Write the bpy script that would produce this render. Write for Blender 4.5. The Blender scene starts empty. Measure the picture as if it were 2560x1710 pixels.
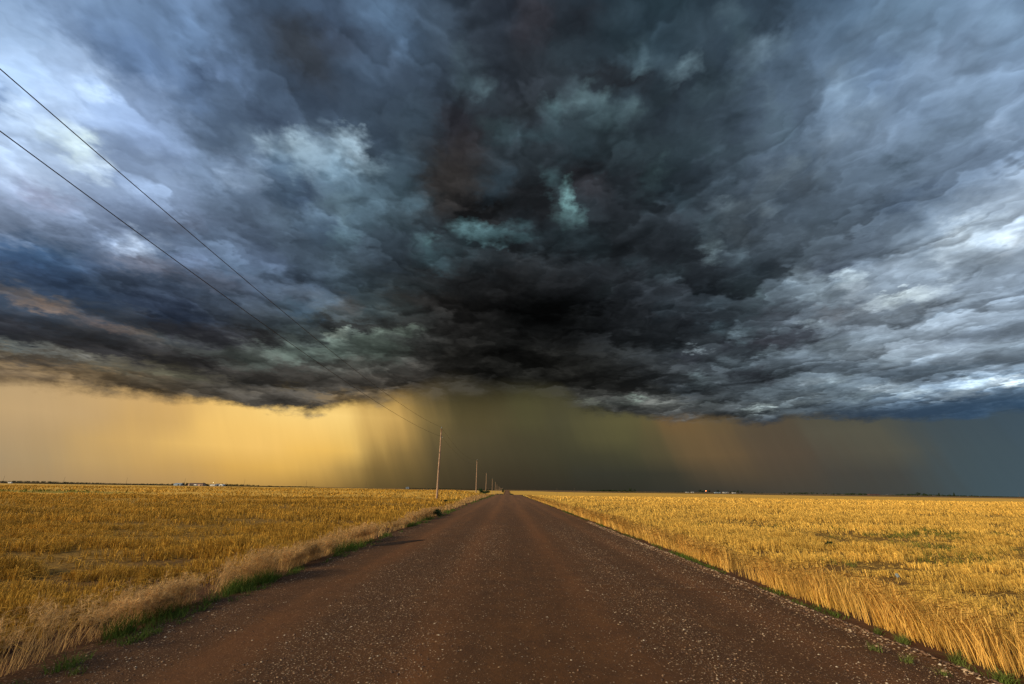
import bpy, math, random
import numpy as np
from math import radians as rad
C = bpy.context.scene.collection
SC = bpy.context.scene
# ------------------------------------------------------------------ camera
cam = bpy.data.cameras.new('camera')
cam.lens = 16.0; cam.sensor_width = 36.0; cam.clip_start = 0.05; cam.clip_end = 60000
camo = bpy.data.objects.new('camera', cam); C.objects.link(camo)
CAM_H = 1.6
from mathutils import Matrix
camo.matrix_world = (Matrix.Translation((0, 0, CAM_H)) @ Matrix.Rotation(rad(-0.34), 4, 'Z')
                     @ Matrix.Rotation(rad(90 + 18.0), 4, 'X') @ Matrix.Rotation(rad(0.78), 4, 'Z'))
SC.camera = camo
# ------------------------------------------------------------------ exposure
SC.view_settings.view_transform = 'Standard'
SC.view_settings.look = 'None'
SC.view_settings.exposure = 0.0
SC.view_settings.gamma = 1.0
SC.view_settings.use_curve_mapping = False
SC.cycles.max_bounces = 4
SC.cycles.transparent_max_bounces = 12
# ------------------------------------------------------------------ sun
SUN_EL, SUN_AZ = 21.0, -118.0       # degrees; azimuth clockwise from the road's direction
sun = bpy.data.lights.new('sun', 'SUN'); sun.energy = 4.0; sun.angle = rad(9); sun.color = (1.0, 0.80, 0.50)
suno = bpy.data.objects.new('sun', sun); C.objects.link(suno)
suno.rotation_euler = (rad(90 - SUN_EL), 0, rad(180 - SUN_AZ))
# ------------------------------------------------------------------ sky
def srgb(c8):
    v = [c / 255 for c in c8]
    return tuple(c / 12.92 if c <= 0.04045 else ((c + 0.055) / 1.055) ** 2.4 for c in v)

class NT:
    """small helper for writing node trees as arithmetic"""
    def __init__(s, nt): s.nt = nt; nt.nodes.clear()
    def n(s, kind, **kw):
        o = s.nt.nodes.new(kind)
        for k, v in kw.items(): setattr(o, k, v)
        return o
    def put(s, sock, v):
        if isinstance(v, bpy.types.NodeSocket): s.nt.links.new(v, sock)
        elif v is not None:
            try: sock.default_value = v
            except Exception: sock.default_value = tuple(v) + (1.0,)
    def m(s, op, a, b=None, c=None, clamp=False):
        o = s.n('ShaderNodeMath', operation=op); o.use_clamp = clamp
        s.put(o.inputs[0], a)
        if b is not None: s.put(o.inputs[1], b)
        if c is not None: s.put(o.inputs[2], c)
        return o.outputs[0]
    def v(s, op, a, b=None, sc=None):
        o = s.n('ShaderNodeVectorMath', operation=op); s.put(o.inputs[0], a)
        if b is not None: s.put(o.inputs[1], b)
        if sc is not None: s.put(o.inputs['Scale'], sc)
        return o.outputs['Value'] if op in ('DOT_PRODUCT', 'LENGTH', 'DISTANCE') else o.outputs[0]
    def mix(s, f, a, b, mode='MIX', clamp=True):
        o = s.n('ShaderNodeMix', data_type='RGBA', blend_type=mode); o.clamp_factor = clamp
        s.put(o.inputs[0], f); s.put(o.inputs[6], a); s.put(o.inputs[7], b); return o.outputs[2]
    def rng(s, x, a, b, c=0.0, d=1.0, smooth=False):
        o = s.n('ShaderNodeMapRange', interpolation_type='SMOOTHSTEP' if smooth else 'LINEAR')
        for i, q in enumerate((x, a, b, c, d)): s.put(o.inputs[i], q)
        return o.outputs[0]
    def noise(s, vec, scale=1.0, det=4.0, rough=0.5, dist=0.0, col=False, kind='FBM', lac=2.0):
        o = s.n('ShaderNodeTexNoise', noise_type=kind)
        s.put(o.inputs['Vector'], vec)
        for k, q in (('Scale', scale), ('Detail', det), ('Roughness', rough), ('Distortion', dist), ('Lacunarity', lac)): s.put(o.inputs[k], q)
        return o.outputs['Color' if col else 'Fac']
    def voro(s, vec, scale, det=0.0, rough=0.5, smooth=1.0, lac=2.0):
        o = s.n('ShaderNodeTexVoronoi', feature='SMOOTH_F1'); o.normalize = False
        s.put(o.inputs['Vector'], vec)
        for k, q in (('Scale', scale), ('Detail', det), ('Roughness', rough), ('Lacunarity', lac), ('Smoothness', smooth)): s.put(o.inputs[k], q)
        return o.outputs['Distance']
    def comb(s, x, y, z=0.0):
        o = s.n('ShaderNodeCombineXYZ')
        for i, q in enumerate((x, y, z)): s.put(o.inputs[i], q)
        return o.outputs[0]
    def sep(s, v):
        o = s.n('ShaderNodeSeparateXYZ'); s.put(o.inputs[0], v); return o.outputs
    def ramp(s, f, stops, interp='LINEAR'):
        o = s.ramp_node(stops, interp) if isinstance(stops, list) else stops
        s.put(o.inputs[0], f); return o.outputs[0]
    def ramp_node(s, stops, interp='LINEAR'):
        o = s.n('ShaderNodeValToRGB'); cr = o.color_ramp; cr.interpolation = interp
        while len(cr.elements) < len(stops): cr.elements.new(0.5)
        for i, (p, c) in enumerate(stops):
            cr.elements[i].position = i / (len(stops) - 1) if p is None else p
            cr.elements[i].color = tuple(c) + (1.0,) if len(c) == 3 else c
        return o

# base colours of the cloud (8-bit sRGB): a row per elevation, a column every 7.5 degrees of azimuth from -60
CLOUD_EL = [7, 12, 17, 22, 27, 32, 37, 42, 47, 52, 57]
CLOUD = [
 [(90,77,61),(127,101,68),(113,91,62),(97,79,52),(76,72,65),(70,66,61),(68,64,58),(52,50,45),(39,39,36),(49,49,46),(71,72,70),(66,67,66),(56,63,69),(53,66,79),(67,90,114),(97,126,153),(157,181,201)],
 [(47,65,87),(42,51,62),(55,54,55),(61,59,57),(66,63,59),(70,67,62),(63,60,55),(47,45,42),(34,34,31),(37,37,34),(44,45,44),(62,68,72),(81,93,100),(118,133,143),(142,158,172),(138,155,170),(137,155,172)],
 [(117,133,158),(68,86,111),(47,61,78),(51,59,72),(51,57,62),(68,80,78),(63,65,63),(31,30,28),(18,18,17),(23,23,22),(28,30,30),(45,50,54),(67,77,86),(110,124,137),(141,156,171),(141,160,181),(175,193,212)],
 [(197,220,251),(141,158,185),(103,120,146),(76,93,116),(75,90,109),(60,74,83),(49,58,59),(29,29,29),(17,17,17),(20,21,22),(28,29,31),(41,46,52),(59,70,78),(105,118,131),(124,141,157),(192,210,227),(139,160,182)],
 [(183,207,239),(188,212,243),(132,152,183),(98,115,139),(84,101,120),(66,81,94),(48,56,63),(33,35,37),(25,26,27),(27,31,33),(33,36,39),(41,47,53),(59,70,80),(77,91,103),(93,110,128),(120,140,164),(123,146,172)],
 [(166,194,229),(167,192,226),(131,153,186),(108,129,154),(101,121,141),(80,99,113),(54,67,75),(38,43,47),(38,43,47),(45,58,63),(40,48,53),(42,50,57),(62,74,85),(84,100,116),(103,122,143),(118,140,163),(141,168,198)],
 [(150,180,217),(132,157,192),(108,131,163),(90,109,133),(97,117,138),(92,112,129),(61,73,82),(46,51,54),(53,66,72),(52,66,73),(46,58,65),(48,60,69),(64,77,91),(89,107,125),(105,125,147),(120,142,168),(136,168,203)],
 [(150,180,217),(109,134,165),(96,119,149),(82,101,126),(72,88,108),(70,87,105),(56,68,79),(44,50,56),(49,60,68),(58,73,81),(49,62,69),(43,52,61),(60,74,87),(88,108,128),(103,126,149),(122,151,179),(136,168,203)],
 [(137,165,200),(102,126,156),(108,133,166),(75,94,118),(66,82,102),(70,86,107),(58,72,88),(44,53,63),(39,45,53),(51,62,70),(47,59,67),(46,60,70),(49,63,75),(58,75,90),(78,102,127),(114,142,170),(134,165,198)],
 [(117,143,175),(101,126,156),(97,120,150),(73,92,115),(72,90,113),(73,92,114),(59,74,91),(48,58,71),(39,45,52),(38,46,54),(41,53,62),(43,60,70),(40,54,64),(42,55,67),(69,90,111),(104,131,158),(131,161,191)],
 [(106,130,161),(106,131,163),(85,106,132),(73,91,114),(72,91,113),(73,92,113),(57,71,87),(47,57,68),(42,47,55),(39,47,56),(40,52,62),(42,60,69),(41,55,65),(41,55,66),(58,76,93),(91,116,141),(121,150,178)],
]
RAIN_EL = [0, 4, 8, 12, 16]
RAIN = [
 [(155,137,109),(153,135,108),(154,135,106),(179,143,90),(198,153,78),(169,131,67),(103,84,48),(68,58,39),(55,48,36),(50,47,38),(48,48,40),(56,54,48),(70,65,56),(66,66,61),(67,82,88),(71,92,105),(71,92,105)],
 [(188,163,124),(185,161,123),(179,151,110),(194,155,94),(233,185,101),(247,200,110),(154,124,69),(85,74,50),(70,64,46),(67,64,46),(73,71,51),(94,80,57),(89,75,59),(75,72,65),(68,82,88),(66,85,98),(66,84,97)],
 [(184,160,122),(184,160,122),(191,160,115),(213,171,105),(243,199,116),(249,207,121),(212,169,93),(102,89,57),(77,71,49),(76,73,52),(85,82,55),(105,88,59),(88,79,61),(77,79,71),(64,78,87),(62,80,95),(61,80,95)],
 [(184,160,122),(184,160,122),(195,163,116),(218,176,107),(226,180,100),(212,168,93),(139,112,63),(79,70,46),(68,64,43),(73,70,48),(78,76,53),(84,76,56),(69,66,58),(65,71,67),(60,75,87),(61,80,95),(61,80,95)],
 [(184,160,122),(184,160,122),(198,164,115),(221,178,106),(225,180,99),(201,159,87),(117,95,54),(69,62,41),(64,60,39),(71,68,46),(75,73,52),(79,72,54),(68,65,58),(66,70,65),(60,75,85),(61,80,95),(61,80,95)],
]
# cloud masses: azimuth, elevation, two half axes (degrees right, degrees up), sharpness of the upper rim, weight, colour
MASSES = [
 (-54.5,34.4,1.98,-2.1,0.78,1.77,1,0.35,174,202,237), (-53.4,32.0,3.79,-1.02,0.28,2.09,1,0.42,201,225,255), (-54.4,31.0,1.33,-0.17,0.04,0.62,1,0.42,136,162,202),
 (-42.0,29.7,1.93,-0.45,0.31,1.65,1,0.42,168,192,224), (-39.7,28.8,2.46,-0.09,0.05,0.77,1,0.42,157,179,209), (-49.6,24.7,3.53,0.8,-0.1,0.74,1,0.42,168,187,220),
 (-50.7,22.6,3.63,0.92,-0.13,0.8,1,0.35,135,153,183), (-50.7,24.5,0.94,0.5,-0.2,0.76,1,0.42,145,151,176), (-39.9,21.2,5.89,-0.08,-0.02,1.04,1,0.35,94,106,126),
 (-41.7,21.0,2.01,-0.03,-0.01,0.51,1,0.35,145,140,150), (-48.0,15.5,3.09,-0.45,-0.01,0.34,1,0.42,116,98,83), (-48.0,12.5,3.01,-0.0,-0.06,0.52,1,0.35,55,54,54),
 (-36.7,13.6,3.81,-0.44,0.0,0.62,1,0.39,83,93,89), (-39.3,10.7,6.17,-0.11,-0.07,0.67,1,0.42,95,93,75), (-45.6,9.5,4.75,0.17,-0.06,0.38,1,0.42,159,131,90),
 (-34.3,11.5,3.57,-0.22,-0.03,0.72,1,0.42,43,43,41), (-27.7,14.4,4.02,0.55,-0.2,1.26,1,0.42,114,130,120), (-25.0,15.2,2.77,0.37,-0.22,1.48,1,0.42,111,128,121),
 (-17.6,16.1,4.6,0.42,-0.17,1.56,1,0.42,80,92,84), (-10.7,17.2,3.21,0.2,-0.12,1.62,1,0.35,36,37,36), (-24.8,20.3,3.77,-0.1,0.01,0.7,1,0.21,115,93,89),
 (-13.9,22.1,6.35,0.55,-0.06,0.63,1,0.35,64,60,56), (-22.8,20.6,2.38,0.38,-0.12,0.9,1,0.35,67,82,100), (-29.9,21.9,5.29,-0.46,0.09,1.44,1,0.35,76,91,112),
 (-30.1,23.3,10.07,0.09,-0.02,1.15,1,0.35,78,97,117), (-33.1,33.9,2.04,1.69,-0.83,1.37,1,0.35,133,155,183), (-34.7,31.5,3.37,-0.9,0.45,1.76,1,0.35,123,142,172),
 (-27.4,29.8,3.97,-0.52,0.23,1.43,1,0.42,86,106,126), (-23.2,29.7,1.66,1.05,-1.33,2.45,1,0.42,91,113,128), (-21.2,34.6,2.35,0.52,-0.38,2.76,1,0.35,76,97,109),
 (-17.2,35.7,1.88,0.69,-1.11,3.5,1,0.28,68,88,100), (-38.9,37.0,2.85,-1.15,0.89,2.4,1,0.42,67,84,106), (-39.9,43.2,2.43,-1.42,1.14,2.17,1,0.35,68,86,110),
 (-43.3,42.4,1.26,1.98,-2.14,1.82,1,0.35,104,128,158), (-45.8,41.9,1.36,1.74,-1.38,1.83,1,0.35,82,104,134), (-49.8,38.9,2.26,-1.34,0.88,2.4,1,0.35,91,115,147),
 (-31.4,46.8,4.22,0.25,0.33,2.33,1,0.42,54,60,70), (-29.6,44.5,3.12,-1.23,0.97,1.95,1,0.42,56,63,74), (-33.3,41.7,2.35,-0.9,0.89,1.99,1,0.35,63,80,101),
 (-21.2,45.0,2.11,-2.42,2.86,2.41,1,0.28,74,91,110), (-12.2,50.9,1.1,-2.03,3.75,1.69,1,0.35,80,100,119), (-5.4,47.5,1.62,0.94,-1.56,1.96,1,0.42,78,102,113),
 (-8.6,36.8,2.56,0.23,-0.16,2.39,1,0.42,60,57,55), (-7.8,43.0,1.97,0.18,-0.26,3.88,1,0.42,46,50,57), (-16.3,28.9,6.16,0.79,-0.21,2.01,1,0.28,67,84,100),
 (-3.5,38.1,3.12,2.55,-1.39,1.38,1,0.35,57,73,83), (-2.4,42.4,2.81,0.99,-1.13,2.46,1,0.42,53,69,78), (3.7,30.9,2.01,0.66,-0.55,1.47,1,0.42,57,77,85),
 (7.5,35.6,0.91,0.43,-0.9,1.58,1,0.42,87,119,122), (9.2,31.0,2.4,-1.07,0.59,1.41,1,0.42,53,73,79), (14.6,37.5,3.54,-2.75,2.48,3.24,1,0.35,36,39,45),
 (0.3,44.7,1.22,1.87,-2.59,1.21,1,0.35,46,54,61), (20.9,48.0,2.4,-1.12,0.19,0.58,1,0.42,72,91,100), (21.5,51.0,2.71,1.03,-1.18,1.73,1,0.35,49,67,76),
 (28.9,49.3,1.75,0.2,-0.86,2.26,1,0.35,63,80,91), (29.4,41.5,2.04,0.86,-1.29,2.39,1,0.42,44,56,65), (35.3,45.5,0.93,0.88,-1.09,1.29,1,0.42,116,137,155),
 (34.4,43.8,1.68,1.04,-0.56,0.87,1,0.35,99,120,137), (23.9,39.3,3.19,0.86,-0.89,2.17,1,0.42,51,65,72), (17.3,40.0,4.02,0.53,-0.51,1.8,1,0.28,61,78,83),
 (28.7,37.7,1.56,1.19,-2.0,2.62,1,0.42,86,104,116), (20.6,36.7,1.09,-1.27,2.01,1.7,1,0.42,61,80,85), (29.8,43.1,2.08,1.39,-0.79,1.09,1,0.35,80,100,113),
 (43.4,44.2,1.88,1.66,-1.31,1.94,1,0.42,95,120,145), (40.1,40.9,1.24,0.13,-0.67,2.78,1,0.42,112,133,155), (44.7,39.8,1.27,1.24,-1.28,1.95,1,0.42,84,104,126),
 (50.1,36.2,3.26,0.67,-0.21,1.1,1,0.35,127,151,177), (54.5,38.2,2.41,0.68,-0.27,1.35,1,0.35,138,164,194), (46.4,33.3,3.21,0.51,-0.17,1.02,1,0.42,123,144,168),
 (43.2,34.7,1.27,0.92,-1.11,2.17,1,0.35,116,135,155), (49.0,33.7,1.55,-0.17,-0.03,1.51,1,0.42,95,115,139), (48.8,30.5,2.57,-0.14,-0.02,0.84,1,0.35,95,113,133),
 (55.2,32.5,1.14,0.83,-0.61,1.89,1,0.42,134,158,187), (52.3,30.4,2.86,1.13,-0.17,0.84,1,0.39,138,162,190), (48.1,26.8,3.82,1.0,-0.12,0.77,1,0.35,112,133,157),
 (32.1,28.5,2.71,-0.8,0.22,1.36,1,0.42,73,84,94), (29.8,29.1,0.95,-0.45,0.7,2.16,1,0.42,107,122,131), (27.0,27.7,2.61,-0.1,-0.04,1.17,1,0.42,86,100,107),
 (36.7,26.2,3.74,-2.6,0.31,0.7,1,0.35,88,102,115), (50.5,18.6,2.64,0.08,0.04,0.74,1,0.42,168,185,200), (48.8,18.4,3.04,0.13,0.02,0.46,1,0.35,125,142,160),
 (34.8,21.0,2.62,0.47,-0.12,0.91,1,0.42,124,140,151), (32.1,22.8,3.49,-0.83,0.16,1.02,1,0.42,71,84,94), (43.5,20.0,1.84,0.29,-0.05,0.83,1,0.42,124,140,155),
 (28.9,20.4,4.12,-0.78,0.16,1.16,1,0.35,67,80,87), (28.4,17.0,4.21,0.02,0.01,0.69,1,0.42,99,113,120), (33.2,18.7,2.31,-0.46,0.12,0.74,1,0.42,60,67,74),
 (39.2,16.4,3.26,-0.71,0.13,0.69,1,0.42,90,98,107), (31.8,15.6,4.61,-0.74,0.11,0.75,1,0.42,52,56,64), (43.9,15.6,4.03,-0.22,0.06,0.57,1,0.35,146,162,176),
 (48.4,15.3,3.29,0.08,0.05,0.61,1,0.35,157,174,191), (46.5,13.4,4.18,-0.13,0.05,0.46,1,0.42,99,113,131), (42.1,13.5,4.73,-0.39,0.05,0.41,1,0.42,157,171,183),
 (28.8,13.1,3.75,-0.06,0.03,0.58,1,0.42,103,117,125), (24.4,15.0,3.58,-0.39,0.08,0.7,1,0.35,61,69,75), (32.3,13.1,3.83,-0.51,0.1,0.65,1,0.42,67,76,85),
 (38.3,11.9,4.59,-0.39,0.07,0.52,1,0.35,101,117,133), (44.5,11.4,4.13,-0.15,0.06,0.47,1,0.35,107,124,142), (37.5,9.4,4.67,-0.13,0.06,0.52,1,0.42,114,129,138),
 (32.9,9.6,2.32,0.06,0.02,0.36,1,0.42,156,169,172), (26.5,9.4,3.83,-0.27,0.06,0.48,1,0.42,88,95,97), (20.9,9.7,3.73,-0.2,0.05,0.5,1,0.35,85,87,84),
 (16.0,11.2,3.0,-0.14,0.07,1.05,1,0.35,51,51,49), (18.5,10.0,1.95,-0.09,0.05,0.62,1,0.42,113,117,110), (10.6,22.4,8.2,-0.7,0.21,4.8,1,0.35,23,24,25),
 (1.9,19.3,9.73,-0.24,-0.02,3.83,1,0.42,9,10,10), (-1.0,15.4,8.74,-0.01,-0.03,1.65,1,0.42,25,25,23), (-8.1,20.6,5.98,0.28,-0.13,2.16,1,0.35,27,26,25),
 (12.5,25.5,2.83,-1.34,0.41,0.96,1,0.28,40,45,51), (-7.8,25.5,7.58,0.33,-0.09,1.59,1,0.35,40,43,45), (-31.9,9.2,8.57,0.2,-0.05,0.46,1,0.42,73,69,63),
 (-24.4,11.0,5.65,0.53,-0.1,0.69,1,0.42,60,57,52), (-14.6,12.6,4.69,0.3,-0.07,0.74,1,0.35,73,68,62), (-18.0,10.6,4.99,0.79,-0.12,0.61,1,0.35,126,98,57),
 (15.5,27.3,10.85,-11.86,5.85,5.88,1,0.55,34,39,44), (-1.0,42.9,7.43,-0.24,-0.39,13.07,1,0.4,37,40,45), (-24.3,34.8,1.8,0.47,-0.28,1.8,1,0.69,87,111,128),
 (-28.5,35.2,0.68,-0.79,1.14,1.18,1.5,0.69,144,171,189), (-29.7,34.6,0.5,0.02,0.13,2.04,1,0.46,138,164,182), (-36.0,32.2,1.66,-0.21,0.18,1.1,2,0.86,153,176,204),
 (-33.1,32.9,0.58,0.21,-0.25,1.27,1,0.69,136,160,184), (-25.6,30.0,1.35,-0.05,0.2,2.17,1.3,0.69,114,139,155), (-23.0,28.8,1.4,0.3,-0.21,1.45,1,0.69,98,126,139),
 (-27.7,29.7,2.36,0.86,-0.19,0.77,2,0.69,117,142,163), (-25.0,29.4,1.3,0.57,-0.45,1.34,1,0.69,57,73,91), (-26.1,28.1,2.0,-0.29,0.16,0.97,1,0.57,68,86,106),
 (-23.6,32.1,0.63,0.35,-0.83,1.89,1.2,0.57,117,144,157), (-19.9,33.8,2.15,0.44,-0.21,1.65,1,0.57,87,111,126), (-17.4,37.1,2.17,0.41,-0.22,1.84,1,0.57,72,93,108),
 (-15.5,39.3,1.13,0.51,-0.77,1.85,1.5,0.57,78,99,115), (-14.1,35.2,2.5,-0.07,0.1,1.22,1.5,0.69,61,82,93), (-15.2,32.1,3.03,-0.09,0.08,1.1,1,0.69,42,54,61),
 (-20.9,31.2,1.9,0.39,-0.19,1.44,1,0.57,74,95,109), (-6.9,31.4,5.31,0.45,-0.06,0.61,3,0.92,87,119,125), (-11.7,29.9,1.07,0.77,-0.88,1.23,2,0.8,85,117,122),
 (-10.3,27.7,2.64,0.24,-0.09,1.3,1,0.69,63,86,94), (-6.2,29.9,2.12,0.31,-0.09,0.67,1,0.69,44,60,66), (-6.2,34.2,4.99,0.24,-0.08,1.5,0.8,0.92,31,31,32),
 (-4.3,28.4,3.5,0.12,-0.06,1.58,1,0.69,34,41,45), (-2.0,31.6,1.58,-0.23,0.09,0.61,2,0.69,70,97,103), (-2.1,36.7,1.79,1.03,-0.82,1.23,1.5,0.69,51,67,78),
 (-4.1,43.7,1.48,0.08,-0.06,1.32,1.5,0.46,61,80,83), (-43.9,22.9,1.4,-0.29,0.05,0.53,2,0.92,177,198,228), (-42.4,22.4,1.3,-0.13,0.03,0.63,1.6,0.92,185,205,231),
 (-41.0,21.4,1.52,-0.12,0.01,0.3,1,0.8,156,142,154), (-37.8,22.5,1.28,-0.02,0.0,0.44,2,0.69,127,147,180), (-46.9,24.2,1.58,0.23,-0.05,0.58,2,0.69,146,165,194),
 (-38.8,25.8,1.79,0.25,-0.04,0.57,0.8,0.69,90,100,119), (-43.7,24.7,2.23,0.27,-0.04,0.61,1,0.57,105,115,141), (-40.2,24.4,2.09,0.05,-0.01,0.65,1.5,0.57,116,133,161),
 (-49.5,24.3,0.79,-0.02,-0.01,0.64,1,0.69,145,147,171), (-49.6,25.9,2.35,0.91,-0.11,0.54,1.5,0.57,174,196,228), (-42.2,29.0,2.67,0.26,-0.02,1.04,2,0.69,146,169,201),
 (-44.2,29.2,1.23,0.3,-0.04,0.4,2,0.69,157,180,210), (-39.7,28.8,1.39,-0.04,0.07,1.07,1.5,0.69,134,155,187), (-50.4,20.3,1.52,0.17,-0.03,0.26,1,0.57,143,124,132),
 (-46.6,21.9,2.05,-0.08,-0.01,0.39,1,0.57,126,129,155), (-50.6,22.2,2.0,0.62,-0.08,0.43,1.5,0.69,164,185,219), (-50.5,18.7,2.04,0.05,-0.08,0.91,1.2,0.86,66,91,126),
 (-45.7,19.4,1.63,0.1,-0.04,0.48,2,0.69,85,106,140), (-48.3,18.0,2.77,0.13,-0.09,0.95,1,0.69,51,71,100), (-46.5,16.7,3.87,-0.13,-0.05,0.86,1,0.8,44,58,79),
 (-40.4,18.6,3.89,-0.32,0.0,0.86,1,0.69,57,69,88), (-38.9,16.9,4.03,-0.27,-0.01,0.96,1,0.8,36,45,61), (-31.3,24.5,2.96,-0.13,0.06,1.18,1,0.57,80,95,119),
 (-35.0,20.9,2.96,-0.17,0.02,0.69,1,0.57,90,96,111), (-26.2,22.9,2.99,0.01,0.01,0.99,1,0.57,61,73,89), (-25.9,19.6,2.03,-0.43,0.14,0.83,1.5,0.69,63,84,102),
 (-21.3,20.9,2.84,0.86,-0.09,0.34,1.5,0.69,69,65,62), (-12.8,22.4,3.97,0.35,-0.05,0.64,1,0.57,40,38,37), (-21.6,18.8,3.18,0.13,-0.04,0.77,1,0.8,33,33,33),
 (-16.6,19.1,3.33,0.35,-0.08,0.79,1,0.69,35,35,34), (-48.0,14.9,2.79,-0.43,-0.01,0.3,1,0.86,114,98,87), (-43.7,14.4,2.53,-0.31,-0.01,0.28,1,0.69,96,80,74),
 (-40.7,13.9,2.03,-0.28,0.0,0.25,1,0.57,76,72,71), (-49.0,13.0,1.57,-0.13,-0.05,0.62,1,0.69,50,50,55), (-45.2,33.4,3.11,-1.78,1.03,2.79,1,0.57,145,170,207),
 (-41.8,37.7,1.62,-0.59,0.39,1.17,1,0.46,115,142,180), (-52.1,35.7,1.85,-0.61,0.21,1.05,1,0.57,177,205,241), (-49.5,34.5,1.53,-0.35,0.16,0.92,1.2,0.69,192,217,249),
 (-51.2,25.9,2.5,0.82,-0.15,0.89,1.2,0.57,203,223,251), (-43.7,27.7,1.89,0.41,-0.08,0.81,2,0.57,172,196,228), (-40.1,26.9,2.46,0.13,-0.01,0.86,1.5,0.57,133,153,183),
 (-36.7,28.5,2.26,0.1,0.01,0.89,1.5,0.46,112,133,159), (-36.9,24.6,3.05,-0.01,0.01,0.9,1.5,0.46,121,142,170), (-33.7,30.4,1.58,0.23,-0.04,1.12,1.5,0.46,99,120,145),
 (-48.6,19.1,2.75,0.19,-0.08,0.76,1,0.46,60,88,118), (3.3,53.1,2.45,-0.15,0.01,1.97,1,0.8,43,43,49), (8.7,50.6,1.8,0.64,-0.87,1.4,1,0.57,48,60,68),
 (16.1,52.5,2.29,-0.55,0.11,1.24,1,0.69,49,64,74), (11.9,53.4,1.54,0.46,-0.6,1.02,1,0.57,37,39,45), (22.4,51.2,2.17,-0.72,0.18,1.41,1,0.57,47,62,74),
 (33.3,49.4,1.2,-0.15,-0.14,0.86,2,0.69,72,91,102), (34.1,47.4,0.87,-0.1,-0.23,1.53,1,0.57,63,82,91), (38.7,47.2,1.68,-0.99,0.22,0.99,1,0.69,38,49,59),
 (23.8,48.0,1.13,-0.67,0.31,0.66,1.5,0.69,67,86,98), (26.6,46.8,1.19,-0.12,-0.12,0.92,2.5,0.92,101,124,135), (21.8,47.6,1.78,-0.9,0.15,0.39,2.5,0.8,82,104,113),
 (29.3,45.3,0.74,0.76,-0.77,0.79,1,0.69,42,54,61), (19.4,49.4,0.5,-0.3,0.55,0.95,1.5,0.69,65,84,94), (16.4,46.8,4.1,-1.19,0.14,0.99,0.7,0.95,31,35,40),
 (23.3,45.5,2.49,-0.35,-0.05,0.82,1,0.69,40,47,55), (10.6,47.3,0.58,0.11,-0.31,0.89,2,0.92,99,126,131), (10.6,46.0,1.37,-0.4,0.15,0.61,2,0.69,95,121,127),
 (15.2,44.9,2.61,-1.06,0.15,0.47,3,0.8,87,110,116), (11.1,44.7,2.56,-0.58,0.14,0.93,1,0.69,87,110,116), (6.0,44.6,1.07,0.47,-0.6,0.97,2,0.8,83,110,116),
 (18.3,43.8,1.22,-0.72,0.33,0.62,2,0.69,82,104,109), (15.0,43.4,2.53,-0.48,0.06,0.86,1,0.57,72,93,100), (5.1,46.8,1.89,0.82,-0.59,0.93,1,0.69,32,37,42),
 (1.9,45.1,1.92,0.25,-0.22,1.06,1,0.57,29,33,36), (1.9,42.0,2.22,0.3,-0.23,1.12,1.2,0.57,63,84,92), (6.7,42.3,1.97,-0.15,0.03,1.35,1,0.57,55,73,81),
 (11.3,42.5,1.92,-0.26,0.06,1.11,1,0.57,44,58,64), (9.9,40.3,2.21,-0.25,0.05,1.15,1,0.57,49,64,72), (16.3,40.1,2.54,0.17,-0.18,0.91,1,0.57,57,73,81),
 (20.5,43.5,1.01,0.29,-0.56,1.25,1,0.57,44,56,63), (23.2,44.7,1.67,-0.07,-0.08,0.55,1.5,0.57,53,69,76), (25.1,42.1,0.61,-0.3,0.71,2.09,1.2,0.57,59,75,85),
 (28.4,43.9,1.74,-0.02,-0.1,0.5,2,0.57,61,78,85), (29.6,40.0,0.68,-0.24,0.06,0.41,3,0.8,89,108,120), (28.0,38.8,1.43,-0.46,0.12,0.85,1,0.57,53,67,76),
 (37.3,45.2,0.53,0.5,-0.43,0.55,2.5,0.92,116,140,157), (35.5,44.4,0.39,-0.49,0.82,0.8,1.5,0.8,101,124,139), (33.0,43.0,0.44,-0.59,0.8,0.66,1.5,0.69,91,113,126),
 (30.9,42.4,1.14,-0.45,0.16,0.98,1,0.57,59,73,83), (40.3,45.8,0.76,-0.45,0.27,1.16,1.2,0.69,89,111,134), (41.7,42.5,0.9,-0.53,0.36,1.55,1.3,0.69,104,128,154),
 (43.0,39.5,0.88,-0.51,0.37,1.59,1,0.69,118,140,161), (38.6,41.9,1.12,0.12,-0.41,1.6,1,0.69,65,82,98), (39.3,38.3,1.48,-0.1,-0.12,1.23,1,0.69,69,84,100),
 (37.4,37.1,1.9,-0.46,0.03,0.83,1,0.57,63,78,93), (34.9,40.1,0.66,0.45,-0.4,0.63,2.5,0.8,103,124,140), (35.8,38.3,1.37,0.25,-0.35,1.26,1,0.57,84,104,118),
 (33.0,37.2,1.69,0.02,-0.13,0.88,1,0.57,82,100,113), (30.4,37.1,1.13,0.28,-0.29,0.87,1,0.57,67,84,96), (26.4,37.8,1.9,-0.22,-0.05,1.35,1,0.57,55,71,79),
 (21.2,37.7,0.49,-0.3,0.61,1.17,2,0.75,82,106,111), (20.1,36.0,0.77,-0.3,0.51,1.76,1.2,0.57,70,91,98), (23.3,33.8,1.72,-1.31,0.48,0.76,2,0.69,57,75,85),
 (17.5,37.3,1.89,-0.35,0.1,1.16,1,0.69,40,45,51), (11.3,37.1,2.59,-1.0,0.46,1.34,1,0.8,37,37,41), (5.6,37.9,0.83,-0.6,0.6,0.76,2,0.8,81,110,116),
 (8.2,36.1,0.61,0.23,-0.51,1.14,1.8,0.95,115,155,158), (7.5,34.4,0.77,0.08,-0.19,1.24,1.2,0.92,102,139,142), (9.2,33.3,1.01,-0.55,0.4,0.75,2,0.8,85,115,118),
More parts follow.
